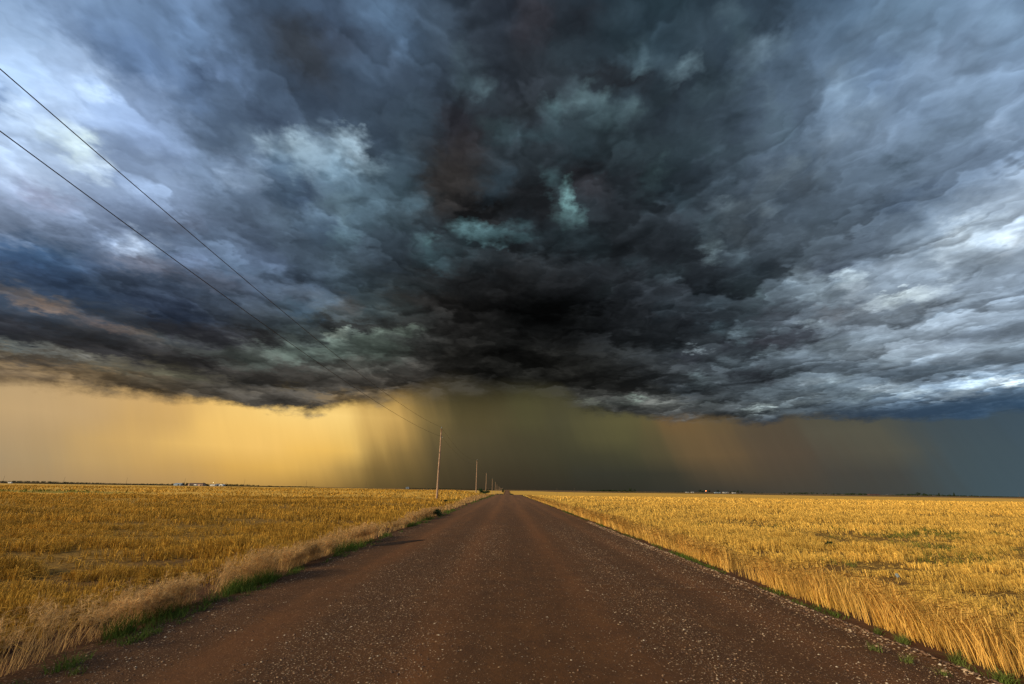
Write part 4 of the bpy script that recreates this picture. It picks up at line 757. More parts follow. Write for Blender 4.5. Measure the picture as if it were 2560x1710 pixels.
def crop(side, tracks, dens, tall, seed):
    parts = []; flat = []
    for (y0, y1, d, w, segs, cl) in dens:
        x, y = scatter(side, y0, y1, d, 4.85 if side > 0 else 5.0)
        ax_ = np.abs(x)
        tr = track_mask(x, y, tracks)
        clump = vnoise(x * 0.45, y, 0.5, seed, 3); lump = vnoise(x * 0.4, y, 2.0 if side > 0 else 1.5, seed + 1, 3); row = np.sin(ax_ * 2 * np.pi / 0.38 + 1.2 * vnoise(x, y, 5, seed + 2))
        keep = rng.uniform(-1, 1, len(x)) < 0.25 + 2.6 * clump + 0.45 * row + (1.3 if side > 0 else 2.4) * lump + 1.6 * vnoise(x * 0.7, y, 0.2, seed + 8, 2)
        keep &= (rng.uniform(0, 1, len(x)) > tr * 0.8)
        patch = sstep(0.15, 0.5, vnoise(x, y, 5.0, seed + 7, 3)) if side < 0 else sstep(0.35, 0.6, vnoise(x, y, 5.0, seed + 7, 3))
        keep &= rng.uniform(0, 1, len(x)) > patch * (0.45 if side < 0 else 0.3)
        x, y, tr, clump, lump, patch = (q[keep] for q in (x, y, tr, clump, lump, patch))
        n = len(x)
        h = tall * (0.88 + 0.9 * lump + 0.9 * clump) * rng.uniform(0.75, 1.15, n)
        h *= 1 - 0.4 * patch
        h *= 1 - 0.6 * np.clip(tr, 0, 1)
        h = np.maximum(h, 0.05)
        z = terrain(x, y)
        lean = np.stack([rng.normal(-0.20 if side > 0 else 0.0, 0.13, n), rng.normal(0.0, 0.13, n)], -1)
        lean += 0.15 * np.stack([vnoise(x, y, 3.3, seed + 4, 2), vnoise(x, y, 3.3, seed + 5, 2)], -1)
        fl = (rng.uniform(0, 1, n) < (0.06 + 0.5 * patch + 0.6 * tr))            # lodged stalks lying over
        lean[fl] += rng.normal(0, 1.6, (fl.sum(), 2)); hh = h.copy(); hh[fl] = np.maximum(0.10, h[fl] * 0.45) * rng.uniform(0.3, 1.1, fl.sum())
        for c in range(cl):
            off = rng.normal(0, 0.024, (n, 2)); lj = lean + rng.normal(0, 0.16, (n, 2))
            B = np.column_stack([x + off[:, 0], y + off[:, 1], z - 0.01])
            parts.append(ribbons(B, hh * rng.uniform(0.85, 1.1, n), np.full(n, w) * rng.uniform(0.7, 1.3, n), lj, np.full(n, 0.25), segs, prof=np.linspace(1, 0.8, segs + 1)))
        # loose straw lying on the stubble
        m_ = int(n * (0.5 if side > 0 else 0.8))
        if m_ and y1 <= 32:
            q = rng.integers(0, n, m_); a_ = rng.uniform(0, 2 * np.pi, m_); L = rng.uniform(0.12, 0.4, m_)
            zz = z[q] + h[q] * rng.uniform(0.2, 0.95, m_)
            p0 = np.column_stack([x[q], y[q], zz]); dr = np.column_stack([np.cos(a_) * L, np.sin(a_) * L, rng.normal(0, 0.05, m_)])
            sd = np.column_stack([-np.sin(a_), np.cos(a_), np.full(m_, 0.4)]) * (w * 0.4)
            V = np.stack([p0 - sd, p0 + sd, p0 + dr + sd, p0 + dr - sd], 1).reshape(-1, 3)
            flat.append((V, np.arange(len(V)).reshape(-1, 4)))
    return parts, flat
DR = [(2.0, 10, 210, 0.0065, 2, 6), (10, 20, 120, 0.0095, 2, 5), (20, 36, 48, 0.017, 1, 4), (36, 70, 18, 0.036, 1, 3), (70, 150, 3.4, 0.13, 1, 1)]
pr, fr = crop(1, TRACKS_R, DR, 0.21, 41)
stub = straw_mat('stubble_straw', (0.80, 0.51, 0.11), 0.2, 0.4, 1.3, 0.2, True)
V, F = join(pr + fr)
tag(mesh_np('wheat_stubble', V, F, stub), 'golden wheat stubble covering the field right of the road', 'stubble', kind='stuff')
DL = [(2.0, 10, 200, 0.0066, 2, 6), (10, 20, 115, 0.0095, 2, 5), (20, 36, 46, 0.017, 1, 4), (36, 70, 18, 0.036, 1, 3), (70, 150, 3.4, 0.14, 1, 1)]
pl, fl_ = crop(-1, TRACKS_L, DL, 0.23, 61)
lodg = straw_mat('lodged_straw', (0.54, 0.31, 0.048), 0.3, 0.35, 1.4, 0.2, True)
V, F = join(pl + fl_)
tag(mesh_np('wheat_stubble', V, F, lodg), 'trampled dark gold wheat stubble covering the field left of the road', 'stubble', kind='stuff')

# -------- uncut row of wheat with drooping ears along the right field edge
n = 5200
y = rng.uniform(2.2, 14, n) ** 1.0; y = np.concatenate([y, rng.uniform(14, 34, 5200), rng.uniform(34, 110, 5200)])
x = 4.78 + np.abs(rng.normal(0, 0.26, len(y))) + 0.12 * vnoise(y * 0, y, 0.8, 71) + 0.0
keep = rng.uniform(-1, 1, len(y)) < 0.35 + 2.4 * vnoise(x, y, 0.4, 72); x, y = x[keep], y[keep]; n = len(x)
ws = np.interp(y, [0, 12, 34, 110], [0.0055, 0.008, 0.017, 0.045])
h = (0.53 + 0.16 * vnoise(x, y, 0.9, 73)) * rng.uniform(0.6, 1.1, n) * (1 - 0.35 * sstep(4.95, 5.5, x))
B = np.column_stack([x, y, terrain(x, y) - 0.01])
wind = np.stack([rng.normal(-0.13, 0.17, n) - 0.2 * vnoise(x, y, 1.4, 74), rng.normal(0.02, 0.17, n)], -1)
parts = [ribbons(B, h, ws, wind, rng.uniform(0.2, 0.7, n), 5, prof=np.linspace(1, 0.8, 6))]
# ears: hooked over at the tip
tip = B + np.column_stack([wind * h[:, None], h * (1 - 0.35 * np.hypot(wind[:, 0], wind[:, 1]) * 0.35)])
e = rng.uniform(0, 1, n) < 0.62
t5 = np.linspace(0, 1, 6); ne = e.sum(); ang = rng.normal(np.pi, 0.5, ne) * np.sign(rng.uniform(-0.15, 1, ne))
dirx = np.cos(ang); diry = np.sin(ang) * 0.6; L = rng.uniform(0.09, 0.15, ne)
droop = rng.uniform(0.2, 1.5, ne)
cx = tip[e][:, None, :] + np.stack([dirx[:, None] * t5 * L[:, None], diry[:, None] * t5 * L[:, None], (0.35 * t5 - droop[:, None] * t5 ** 2) * L[:, None]], -1)
wd = (ws[e] * 2.0)[:, None] * np.array([0.35, 0.9, 1.1, 1.0, 0.8, 0.35])[None]
sd = np.stack([-diry, dirx, np.full(ne, 0.8)], -1); sd /= np.linalg.norm(sd, axis=1)[:, None]
V = np.stack([cx - sd[:, None] * wd[..., None] * .5, cx + sd[:, None] * wd[..., None] * .5], 2).reshape(-1, 3)
i = (np.arange(ne) * 12)[:, None] + 2 * np.arange(5)[None]
parts.append((V, np.stack([i, i + 1, i + 3, i + 2], -1).reshape(-1, 4)))
V, F = join(parts)
tag(mesh_np('standing_wheat', V, F, straw_mat('ripe_wheat', (0.74, 0.45, 0.115), 0.14, 0.45, 1.35, 0.25)),
    'uncut row of ripe wheat with drooping ears along the right road edge', 'wheat', kind='stuff')

# -------- feathery tan grass on the left verge
y = np.concatenate([rng.uniform(2.4, 12, 2300), rng.uniform(12, 32, 2600), rng.uniform(32, 130, 3200)]); n = len(y)
x = -(4.45 + np.abs(rng.normal(0, 0.24, n)) + 0.15 * vnoise(y * 0, y, 1.3, 81) + 0.9 * sstep(30, 90, y) * rng.uniform(0, 2.2, n))
keep = rng.uniform(-1, 1, n) < -0.05 + 2.6 * vnoise(x, y, 0.7, 82); x, y = x[keep], y[keep]; n = len(x)
ws = np.interp(y, [0, 12, 34, 130], [0.0030, 0.0055, 0.014, 0.05])
h = 0.46 * rng.uniform(0.5, 1.1, n) * (1 + 0.45 * vnoise(x, y, 1.5, 83))
wind = np.stack([rng.normal(0.10, 0.20, n), rng.normal(0.0, 0.2, n)], -1)
B = np.column_stack([x, y, terrain(x, y) - 0.01])
parts = [ribbons(B, h, ws, wind, np.full(n, 0.4), 4, prof=np.linspace(1, 0.5, 5))]
tip = B + np.column_stack([wind * h[:, None], h * (1 - 0.35 * np.hypot(wind[:, 0], wind[:, 1]) * 0.4)])
for k in range(26):
    f = rng.uniform(0.0, 1.0, n); st = tip * (1 - 0.30 * f[:, None]) + B * (0.30 * f[:, None])
    if k > 11: m_ = y < 34
    else: m_ = np.ones(n, bool)
    nn = m_.sum()
    ln = np.stack([rng.normal(0.5, 1.6, nn), rng.normal(0, 1.6, nn)], -1)
    parts.append(ribbons(st[m_], rng.uniform(0.02, 0.055, nn), ws[m_] * rng.uniform(0.7, 1.6, nn), ln, np.full(nn, 0.5), 2, prof=[0.5, 1.0, 0.4]))
# leafy stems low down
for k in range(2):
    o = rng.normal(0, 0.03, (n, 2)); Bk = B + np.column_stack([o, np.zeros(n)])
    parts.append(ribbons(Bk, h * rng.uniform(0.35, 0.85, n), ws * 1.2, np.stack([rng.normal(0.1, 0.4, n), rng.normal(0, 0.4, n)], -1), np.full(n, 0.6), 3))
V, F = join(parts)
tag(mesh_np('verge_grass', V, F, straw_mat('feathery_grass', (0.68, 0.44, 0.19), 0.25, 0.4, 1.4, 0.3)),
    'feathery tan seeding grass along the left road verge', 'dry grass', kind='stuff')

# -------- green grass at the road's edges
def green(name, pts, hmin, hmax, label, seed, per=26):
    parts = []
    for (cx_, cy_, r_, k_, s_) in pts:
        m_ = int(k_); a_ = rng.uniform(0, 2 * np.pi, m_); rr = r_ * np.sqrt(rng.uniform(0, 1, m_))
        px_ = cx_ + np.cos(a_) * rr * 0.55; py_ = cy_ + np.sin(a_) * rr
        B = np.column_stack([px_, py_, terrain(px_, py_) - 0.005])
        ww = np.interp(cy_, [0, 12, 34, 130], [0.0050, 0.008, 0.018, 0.06])
        parts.append(ribbons(B, rng.uniform(hmin, hmax, m_) * s_, np.full(m_, ww) * rng.uniform(0.7, 1.4, m_), rng.normal(0, 0.55, (m_, 2)), np.full(m_, 0.7), 3))
    V, F = join(parts)
    return tag(mesh_np(name, V, F, GREEN_M), label, 'grass', kind='stuff')
GREEN_M = straw_mat('green_grass', (0.085, 0.135, 0.022), 0.45, 0.35, 1.8, 0.3)
pts = []
for yy in np.concatenate([np.arange(3.0, 14, 0.16), np.arange(14, 40, 0.4), np.arange(40, 150, 1.6)]):
    d_ = vnoise(np.array([0.0]), np.array([yy]), 1.1, 91, 2)[0]
    if d_ > (-0.1 if yy < 9 else 0.08): pts.append((-4.22 + 0.1 * rng.normal(), yy, 0.16 + 0.002 * yy, 45 if yy < 14 else 40, 0.7 + 0.5 * d_))
    if rng.uniform() < 0.35: pts.append((-3.95 + 0.05 * rng.normal(), yy, 0.10 + 0.002 * yy, 30, 0.55))
for q in [(-4.35, 8.3, 0.32, 420, 1.6), (-4.3, 9.0, 0.3, 360, 1.5), (-4.45, 6.7, 0.35, 260, 1.2), (-4.35, 5.95, 0.2, 190, 1.5), (-3.97, 5.65, 0.2, 110, 0.8), (-3.97, 4.85, 0.16, 110, 0.9), (-4.35, 13.6, 0.8, 600, 1.5), (-4.4, 22.0, 0.7, 260, 1.5), (-4.4, 26.5, 0.8, 260, 1.4), (-4.5, 35, 1.1, 200, 1.5), (-6.8, 62, 1.6, 300, 2.4)]: pts.append(q)
green('green_grass', pts, 0.07, 0.20, 'low green grass in clumps along the left edge of the road', 91)
pts = []
for yy in np.concatenate([np.arange(3.0, 14, 0.2), np.arange(14, 40, 0.6), np.arange(40, 150, 2.5)]):
    d_ = vnoise(np.array([3.0]), np.array([yy]), 1.0, 95, 2)[0]
    if d_ > -0.05: pts.append((4.64 + 0.07 * rng.normal(), yy, 0.2 + 0.002 * yy, 60 if yy < 14 else 40, 0.7 + 0.4 * d_))
green('green_grass', pts, 0.04, 0.13, 'thin green grass between the gravel ridge and the wheat on the right', 95)
# green undergrowth in the stubble
x, y = scatter(1, 3, 26, 26, 5.2); k = vnoise(x, y, 1.6, 97) > 0.18; x, y = x[k], y[k]; n = len(x)
B = np.column_stack([x, y, terrain(x, y)]); parts = [ribbons(B + np.column_stack([rng.normal(0, .03, (n, 2)), np.zeros(n)]), rng.uniform(.06, .20, n), np.interp(y, [0, 30], [.006, .016]), rng.normal(0, .6, (n, 2)), np.full(n, .6), 2) for _ in range(4)]
V, F = join(parts)
tag(mesh_np('weeds', V, F, straw_mat('weed_green', (0.14, 0.16, 0.03), 0.3, 0.6, 1.4, 0.3)), 'sparse green weeds growing up through the right-hand stubble', 'weeds', kind='stuff')

# -------- loose stones
def stones(name, x, y, size, mat, label, lift=None):
    n = len(x)
    oc = np.array([(1, 0, 0), (.3, .95, 0), (-.8, .6, 0), (-.8, -.6, 0), (.3, -.95, 0), (0, 0, .75), (0, 0, -.4)], float)
    fc = np.array([(0, 1, 5), (1, 2, 5), (2, 3, 5), (3, 4, 5), (4, 0, 5), (1, 0, 6), (2, 1, 6), (3, 2, 6), (4, 3, 6), (0, 4, 6)])
    P = oc[None] * size[:, None, None] * rng.uniform(0.6, 1.15, (n, 7, 3)) * np.array([1, 1, .7])
    a_ = rng.uniform(0, 2 * np.pi, n); ca, sa = np.cos(a_)[:, None], np.sin(a_)[:, None]
    X = P[..., 0] * 1.25 * ca - P[..., 1] * sa; Y = P[..., 0] * 1.25 * sa + P[..., 1] * ca
    z = road_surface(x, y) + size * 0.12
    V = np.stack([X + x[:, None], Y + y[:, None], P[..., 2] + z[:, None]], -1).reshape(-1, 3)
    F = (np.arange(n)[:, None, None] * 7 + fc[None]).reshape(-1, 3)
    return tag(mesh_np(name, V, F, mat), label, 'gravel', kind='stuff')
def stone_mat():
    m, g, b = new_mat('stone')
    ge = g.n('ShaderNodeNewGeometry')
    c = g.ramp(ge.outputs['Random Per Island'], [(0.0, (0.03, 0.018, 0.014)), (0.4, (0.10, 0.048, 0.025)), (0.66, (0.21, 0.11, 0.055)), (0.85, (0.42, 0.28, 0.16)), (0.95, (0.56, 0.43, 0.29)), (1.0, (0.72, 0.61, 0.46))])
    c = g.mix(g.rng(g.noise(ge.outputs['Position'], 120.0, 3, 0.6), 0.35, 0.65, 0.0, 0.35), c, (0.10, 0.055, 0.035, 1))
    pset(g, b, Base_Color=c, Roughness=0.7)
    return m
STONE = stone_mat()
yy = 3.2 + 26 * rng.uniform(0, 1, 150000) ** 1.9; xx = rng.uniform(-4.15, 4.3, 150000)
dens = 0.35 + 1.5 * vnoise(xx, yy * 0.05, 0.75, 101, 2) + 0.5 * vnoise(xx, yy, 0.6, 102)
k = rng.uniform(0, 1, len(xx)) < np.clip(dens, 0.07, 1) * (1 - sstep(12, 28, yy)); xx, yy = xx[k], yy[k]
sz = 0.0035 + 0.0028 * rng.exponential(1.0, len(xx)) * (1 + yy / 14); sz = np.minimum(sz * 0.78, 0.015)
stones('gravel', xx, yy, sz, STONE, 'loose pale and dark stones scattered over the gravel road')
yy = rng.uniform(3.0, 26, 14000); xx = 4.37 + rng.normal(0, 0.075, len(yy)) + 0.05 * vnoise(yy * 0, yy, 1.7, 21)
sz = np.minimum(0.006 + 0.006 * rng.exponential(1.0, len(yy)), 0.035)
stones('gravel', xx, yy, sz, STONE, 'raised ridge of coarse stones along the right edge of the road')

# ------------------------------------------------------------------ utility poles and wires
POLE_M = simple_mat('weathered_pole', (0.33, 0.215, 0.145), 0.9, 0.30, 3.0)
FARPOLE_M = simple_mat('dark_pole', (0.12, 0.085, 0.06), 0.9, 0.2, 3.0)
GLASS_M = simple_mat('glazed_insulator', (0.16, 0.22, 0.26), 0.25, 0.15, 20.0, spec=0.6)
STEEL_M = simple_mat('steel_fitting', (0.10, 0.09, 0.085), 0.5, 0.2, 20.0, metal=0.6)
WIRE_M = simple_mat('wire', (0.055, 0.045, 0.04), 0.6, 0.1, 4.0)
PX = -10.5
def copy_tree(o, parent=None):
    c = o.copy(); C.objects.link(c); c.parent = parent
    for ch in list(o.children): copy_tree(ch, c)
    return c
def make_pole(wood, fittings=True, h=10.45):
    root = empty('utility_pole', (0, 0, 0))
    zz = np.concatenate([[-1.2], np.linspace(0, h, 15)])
    b = MB(); b.tube([(0.012 * math.sin(z * 1.1), 0.01 * math.cos(z * 0.8), z) for z in zz], [0.165 - 0.0065 * max(z, 0) for z in zz], 12)
    sh = b.build('pole_shaft', wood, root, True)
    b = MB(); b.tube([(0, 0, h), (0, 0, h + 0.16)], 0.018, 6); b.build('pin', STEEL_M, root)
    b = MB(); b.tube([(0, 0, h + 0.12), (0, 0, h + 0.15), (0, 0, h + 0.22), (0, 0, h + 0.25), (0, 0, h + 0.31), (0, 0, h + 0.34)], [0.05, 0.085, 0.075, 0.045, 0.06, 0.03], 10)
    b.build('insulator', GLASS_M, root, True)
    if fittings:
        b = MB(); b.box(0.09, 0.19, -0.03, 0.03, h - 1.28, h - 1.2); b.build('bracket', STEEL_M, root)
        b = MB(); b.tube([(0.19, 0, h - 1.32), (0.19, 0, h - 1.28), (0.19, 0, h - 1.24), (0.19, 0, h - 1.18), (0.19, 0, h - 1.14)], [0.03, 0.055, 0.035, 0.055, 0.03], 10)
        b.build('insulator', GLASS_M, root, True)
        b = MB(); b.tube([(-0.05, -0.16, h - 3.6), (-0.02, 0.16, h - 3.6)], 0.045, 6); b.build('bolt', STEEL_M, root)
        b = MB(); b.tube([(0.0, -0.16, h - 0.9), (0.0, 0.16, h - 0.9)], 0.03, 6); b.build('bolt', STEEL_M, root)
    return root
ORD = ['nearest', 'second', 'third', 'fourth', 'fifth', 'sixth', 'seventh', 'eighth', 'ninth', 'tenth', 'eleventh', 'twelfth', 'thirteenth', 'fourteenth']
SP = 86.0; pole_xyz = []
proto = make_pole(POLE_M)
for k in range(14):
    o = proto if k == 0 else copy_tree(proto)
    y = 72 + SP * k; x = PX + (0.0 if k == 0 else 0.35 * math.sin(k * 2.3))
    z = float(terrain(x, y))
    o.location = (x, y, z); o.rotation_euler = (rad(0.5 * math.sin(k * 3.1)), rad([0.5, -0.2, 0.4, -0.3, 0.6][k % 5]), 0)
    pole_xyz.append((x, y, z))
    lab = 'tall weathered wooden pole standing in the wheat, nearest of the roadside line' if k == 0 else \
          'weathered wooden pole, %s from the camera in the roadside line' % ORD[k]
    tag(o, lab, 'utility pole', 'utility poles along the left side of the road')
def wire(label, dz, dx, sag):
    b = MB(); pts = []
    ends = [(PX, 72 - SP, 0.1)] + pole_xyz
    for (x0, y0, z0), (x1, y1, z1) in zip(ends[:-1], ends[1:]):
        m_ = 28 if y0 < 200 else 10
        for i in range(m_):
            t = i / m_
            pts.append((x0 + (x1 - x0) * t + dx, y0 + (y1 - y0) * t, z0 + (z1 - z0) * t + dz - 4 * sag * t * (1 - t)))
    x, y, z = pole_xyz[-1]; pts.append((x + dx, y, z + dz))
    b.tube(pts, 0.012, 5)
    tag(b.build('power_line', WIRE_M, None, True), label, 'wire', 'overhead wires strung between the roadside poles')
wire('upper overhead wire running over the pole tops', 10.45 + 0.30, 0.0, 1.6)
wire('lower overhead wire fixed to the sides of the poles', 10.45 - 1.16, 0.19, 1.4)
farp = make_pole(FARPOLE_M, False, 10.4)
cross = [(-755, 720), (-664.6, 720), (-571.3, 720), (-484.2, 720), (-395.2, 720), (-302.2, 720), (-212.6, 720), (-121, 720), (-28, 720), (75, 720), (115, 820), (702, 1295), (1240, 1150), (1255, 1150)]
names = ['leftmost', 'second from the left', 'third from the left', 'above the farm trees', 'just right of the left farm', 'in front of the bright rain', 'faint against the dark edge of the rain', 'just left of the tall roadside pole', 'beside the third roadside pole', 'first one right of the road', 'second one right of the road', 'standing alone among the right-hand trees', 'inner of the pair at the right edge', 'outer of the pair at the right edge']
for k, ((x, y), nm) in enumerate(zip(cross, names)):
    o = farp if k == 0 else copy_tree(farp)
    o.location = (x, y, float(terrain(x, y)))
    o.rotation_euler = (0, rad([1.5, 0.5, 0.0, -1.0, 1.0][k % 5]), 0)
    tag(o, 'thin distant utility pole on the horizon, ' + nm, 'utility pole', 'distant utility poles along the horizon')

# ------------------------------------------------------------------ bushes and trees
def leaf_mat(name, col):
    m, g, b = new_mat(name)
    ge = g.n('ShaderNodeNewGeometry')
    c = g.v('SCALE', col, sc=g.rng(ge.outputs['Random Per Island'], 0.0, 1.0, 0.5, 1.6))
    pset(g, b, Base_Color=c, Roughness=0.8); b.inputs['Specular IOR Level'].default_value = 0.15
    return m
LEAF = leaf_mat('dark_leaf', (0.020, 0.034, 0.012)); LEAF2 = leaf_mat('bush_leaf', (0.022, 0.045, 0.016))
BARK = simple_mat('bark', (0.08, 0.06, 0.045), 0.9, 0.2, 5.0)
def foliage(n, lobes, leaf):
    """leaf-sized faces spread through uneven lobes"""
    L = np.array(lobes, float); w = L[:, 3] * L[:, 4] * L[:, 5]; k = rng.choice(len(L), n, p=w / w.sum())
    d = rng.normal(0, 1, (n, 3)); d /= np.linalg.norm(d, axis=1)[:, None]; r = rng.uniform(0.15, 1, n) ** 0.45
    P = L[k, :3] + d * r[:, None] * L[k, 3:6]
    u = rng.normal(0, 1, (n, 3)); u /= np.linalg.norm(u, axis=1)[:, None]; v = np.cross(u, rng.normal(0, 1, (n, 3))); v /= np.linalg.norm(v, axis=1)[:, None]
    s = leaf * rng.uniform(0.5, 1.3, n)[:, None]
    V = np.stack([P - u * s, P + v * s * 0.6, P + u * s, P - v * s * 0.6], 1).reshape(-1, 3)
    return V, np.arange(4 * n).reshape(-1, 4)
def make_tree(h, wd, seed, cyp=False):
    root = empty('tree', (0, 0, 0)); nl = 9 if not cyp else 6
    lobes = []
    for i in range(nl):
        if cyp: lobes.append((rng.normal(0, .05) * wd, rng.normal(0, .05) * wd, h * (0.18 + 0.14 * i), wd * 0.5 * (1 - 0.12 * i), wd * 0.5 * (1 - 0.12 * i), h * 0.13))
        else:
            a_ = rng.uniform(0, 6.28); q = rng.uniform(0.0, 0.34) * wd
            lobes.append((q * math.cos(a_), q * math.sin(a_), h * rng.uniform(0.34, 0.82), wd * rng.uniform(.16, .28), wd * rng.uniform(.16, .28), h * rng.uniform(.12, .2)))
    V, F = foliage(520, lobes, 0.055 * h)
    b = MB(); b.tube([(0, 0, -0.3), (0.02 * h, 0, 0.3 * h), (0, 0.02 * h, 0.6 * h)], [0.035 * h, 0.022 * h, 0.01 * h], 7)
    for i in range(4):
        a_ = i * 1.7; b.tube([(0.015 * h, 0, 0.28 * h), (0.2 * wd * math.cos(a_), 0.2 * wd * math.sin(a_), 0.55 * h)], [0.014 * h, 0.005 * h], 5)
    b.build('trunk', BARK, root, True); mesh_np('crown', V, F, LEAF, root)
    return root
protos = [make_tree(1.0 * 8, 8.0, 1), make_tree(8, 7.0, 2), make_tree(8, 9.5, 3), make_tree(8, 2.2, 4, True)]
used = set()
def tree(az, depth, h, kind, label, width=1.0, group=None):
    o = protos[kind] if kind not in used else copy_tree(protos[kind]); used.add(kind)
    x = depth * math.tan(rad(az)); s = h / 7.4
    o.location = (x, depth, float(terrain(x, depth)) - 0.1); o.scale = (s * width, s * width, s); o.rotation_euler = (0, 0, az * 7.1)
    tag(o, label, 'tree', group)
GL = 'trees round the farm on the left'; GR = 'trees round the farm on the right'; GF = 'trees on the far right horizon'
tree(-33.98, 985, 6.2, 0, 'dark round tree between the blue barn and the long brown-roofed shed', 0.8, GL)
tree(-33.72, 985, 6.4, 1, 'dark tree touching the left end of the long brown-roofed shed', 0.8, GL)
tree(-32.30, 1010, 6.5, 2, 'dark tree at the right end of the long brown-roofed shed', 0.9, GL)
tree(-32.05, 1000, 4.2, 0, 'low dark tree in the gap right of the long shed', 1.2, GL)
tree(-31.72, 1015, 5.4, 1, 'dark tree rising behind the small white building', 1.0, GL)
tree(-30.98, 1015, 5.2, 2, 'dark tree behind the white rounded shed, left one', 1.0, GL)
tree(-30.76, 1015, 5.6, 0, 'dark tree behind the white rounded shed, right one', 0.9, GL)
tree(-30.28, 1000, 4.4, 2, 'dark tree just right of the leaning auger', 1.3, GL)
tree(-29.98, 1000, 3.8, 0, 'last small dark tree at the right end of the left farm', 1.1, GL)
tree(-27.44, 1000, 3.6, 1, 'lone small dark tree right of the left farm', 1.1)
tree(-26.33, 1050, 2.6, 2, 'low spreading dark tree below the small scrap of cloud', 3.6)
tree(-21.9, 1100, 2.2, 0, 'tiny lone tree under the brightest rain', 1.4)
tree(-39.2, 1400, 3.6, 0, 'tiny lone tree on the far left hill', 1.4)
tree(-7.87, 900, 3.2, 1, 'tiny dark tree just right of the tall roadside pole', 1.1)
tree(-8.5, 900, 2.0, 0, 'tiny dark tree just left of the tall roadside pole', 1.1)
tree(-5.58, 900, 2.2, 2, 'tiny dark tree midway between the two nearest poles', 1.2)
tree(-0.50, 900, 11.0, 1, 'narrow dark tree beside the far end of the road', 0.45)
tree(14.47, 1300, 10.2, 0, 'tallest dark tree of the low wood right of the road', 0.9, 'trees of the low wood right of the road')
tree(14.95, 1300, 6.8, 2, 'dark tree at the right end of the low wood', 0.9, 'trees of the low wood right of the road')
tree(13.85, 1300, 6.0, 1, 'small dark tree left of the tallest one in the low wood', 0.9, 'trees of the low wood right of the road')
tree(13.15, 1300, 5.2, 0, 'small dark tree in the middle of the low wood', 0.9, 'trees of the low wood right of the road')
tree(17.74, 1300, 3.0, 2, 'tiny lone tree between the low wood and the right farm', 1.5)
tree(19.42, 1300, 3.8, 1, 'small dark tree left of the two white sheds', 1.2, GR)
tree(19.8, 1300, 3.0, 0, 'low dark tree, second left of the white sheds', 1.3, GR)
tree(20.15, 1300, 3.0, 2, 'low dark tree just left of the first white shed', 1.3, GR)
tree(20.72, 1310, 4.6, 1, 'dark tree behind the first white shed', 1.0, GR)
tree(22.02, 1300, 8.2, 2, 'large dark tree left of the orange light', 1.1, GR)
tree(22.35, 1300, 6.4, 0, 'dark tree close under the orange light', 0.9, GR)
tree(22.98, 1300, 9.2, 1, 'tall dark tree right of the orange light', 0.9, GR)
tree(23.84, 1310, 8.8, 0, 'tall round dark tree behind the long low grey building', 0.8, GR)
tree(24.62, 1320, 5.4, 2, 'dark tree behind the white-walled shed', 1.0, GR)
tree(25.12, 1310, 6.0, 1, 'dark tree left of the white house', 1.0, GR)
tree(25.48, 1315, 6.8, 2, 'dark tree behind the white house', 1.0, GR)
tree(25.84, 1300, 8.8, 0, 'tall dark tree right of the white house', 0.9, GR)
tree(26.18, 1300, 6.6, 1, 'last dark tree at the right end of the right farm', 1.1, GR)
for az_, h_, k_, lb in ((27.06, 2.4, 0, 'tiny dark tree, first in the gap right of the right farm'), (27.42, 4.0, 2, 'small dark tree, second in the gap right of the right farm'), (27.75, 3.0, 1, 'tiny dark tree, third in the gap right of the right farm'), (28.11, 3.4, 0, 'small dark tree left of the lone distant pole'),
                      (29.9, 4.4, 1, 'small dark tree right of the lone distant pole'), (30.18, 4.2, 2, 'small dark tree at the left end of the far tree belt'), (33.05, 4.4, 0, 'small dark tree at the right end of the far tree belt'), (33.58, 4.4, 1, 'left one of two small dark trees standing apart'), (33.8, 4.4, 2, 'right one of two small dark trees standing apart'),
                      (40.86, 9.0, 2, 'large spreading tree in the wood right of the red-roofed barn'), (41.25, 7.5, 0, 'dark tree in the far wood, right of its largest tree'), (42.24, 8.6, 3, 'narrow upright tree in the middle of the far right wood'), (42.92, 5.4, 1, 'dark tree near the right end of the far right wood'), (43.23, 9.4, 3, 'narrow upright tree at the right end of the far right wood'), (44.33, 4.2, 0, 'small lone tree far out on the right')):
    tree(az_, 1300, h_, k_, lb, 1.1 if k_ != 3 else 1.5, GF)
# tree belts that read as one dark mass
def belt(az0, az1, depth, hf, label):
    lobes = []
    x0 = depth * math.tan(rad(az0)); x1 = depth * math.tan(rad(az1)); x = x0
    while x < x1:
        h = max(0.8, hf((x - x0) / (x1 - x0)) * rng.uniform(0.7, 1.15)); y = depth + rng.uniform(-12, 12)
        lobes.append((x, y, float(terrain(x, y)) + h * 0.5, h * 0.9, h * 0.9, h * 0.5)); x += h * rng.uniform(0.5, 1.0)
    V, F = foliage(int(34 * len(lobes)), lobes, 0.9)
    tag(mesh_np('tree_belt', V, F, LEAF), label, 'wood', kind='stuff')
belt(9.4, 16.0, 1320, lambda t: 1.2 + 3.6 * math.sin(math.pi * min(t * 1.15, 1)) ** 0.8, 'low dark wood on the horizon right of the road')
belt(30.6, 31.6, 1320, lambda t: 4.6, 'dense dark tree belt left half, right of the lone distant pole')
belt(31.66, 32.5, 1320, lambda t: 5.2, 'dense dark tree belt right half, right of the lone distant pole')
belt(34.3, 36.9, 1320, lambda t: 3.4 + 1.5 * t, 'low dark tree belt left of the red-roofed barn')
belt(39.1, 42.6, 1320, lambda t: 3.2 + 2.6 * math.sin(math.pi * t), 'long dark wood right of the red-roofed barn')
belt(42.6, 47.5, 1400, lambda t: 2.8 - 1.8 * t, 'faint low hedge running to the right edge of the horizon')
belt(-46.8, -27.5, 2300, lambda t: 5.0 + 2.0 * math.sin(9 * t), 'dark wooded strip along the far left hills')
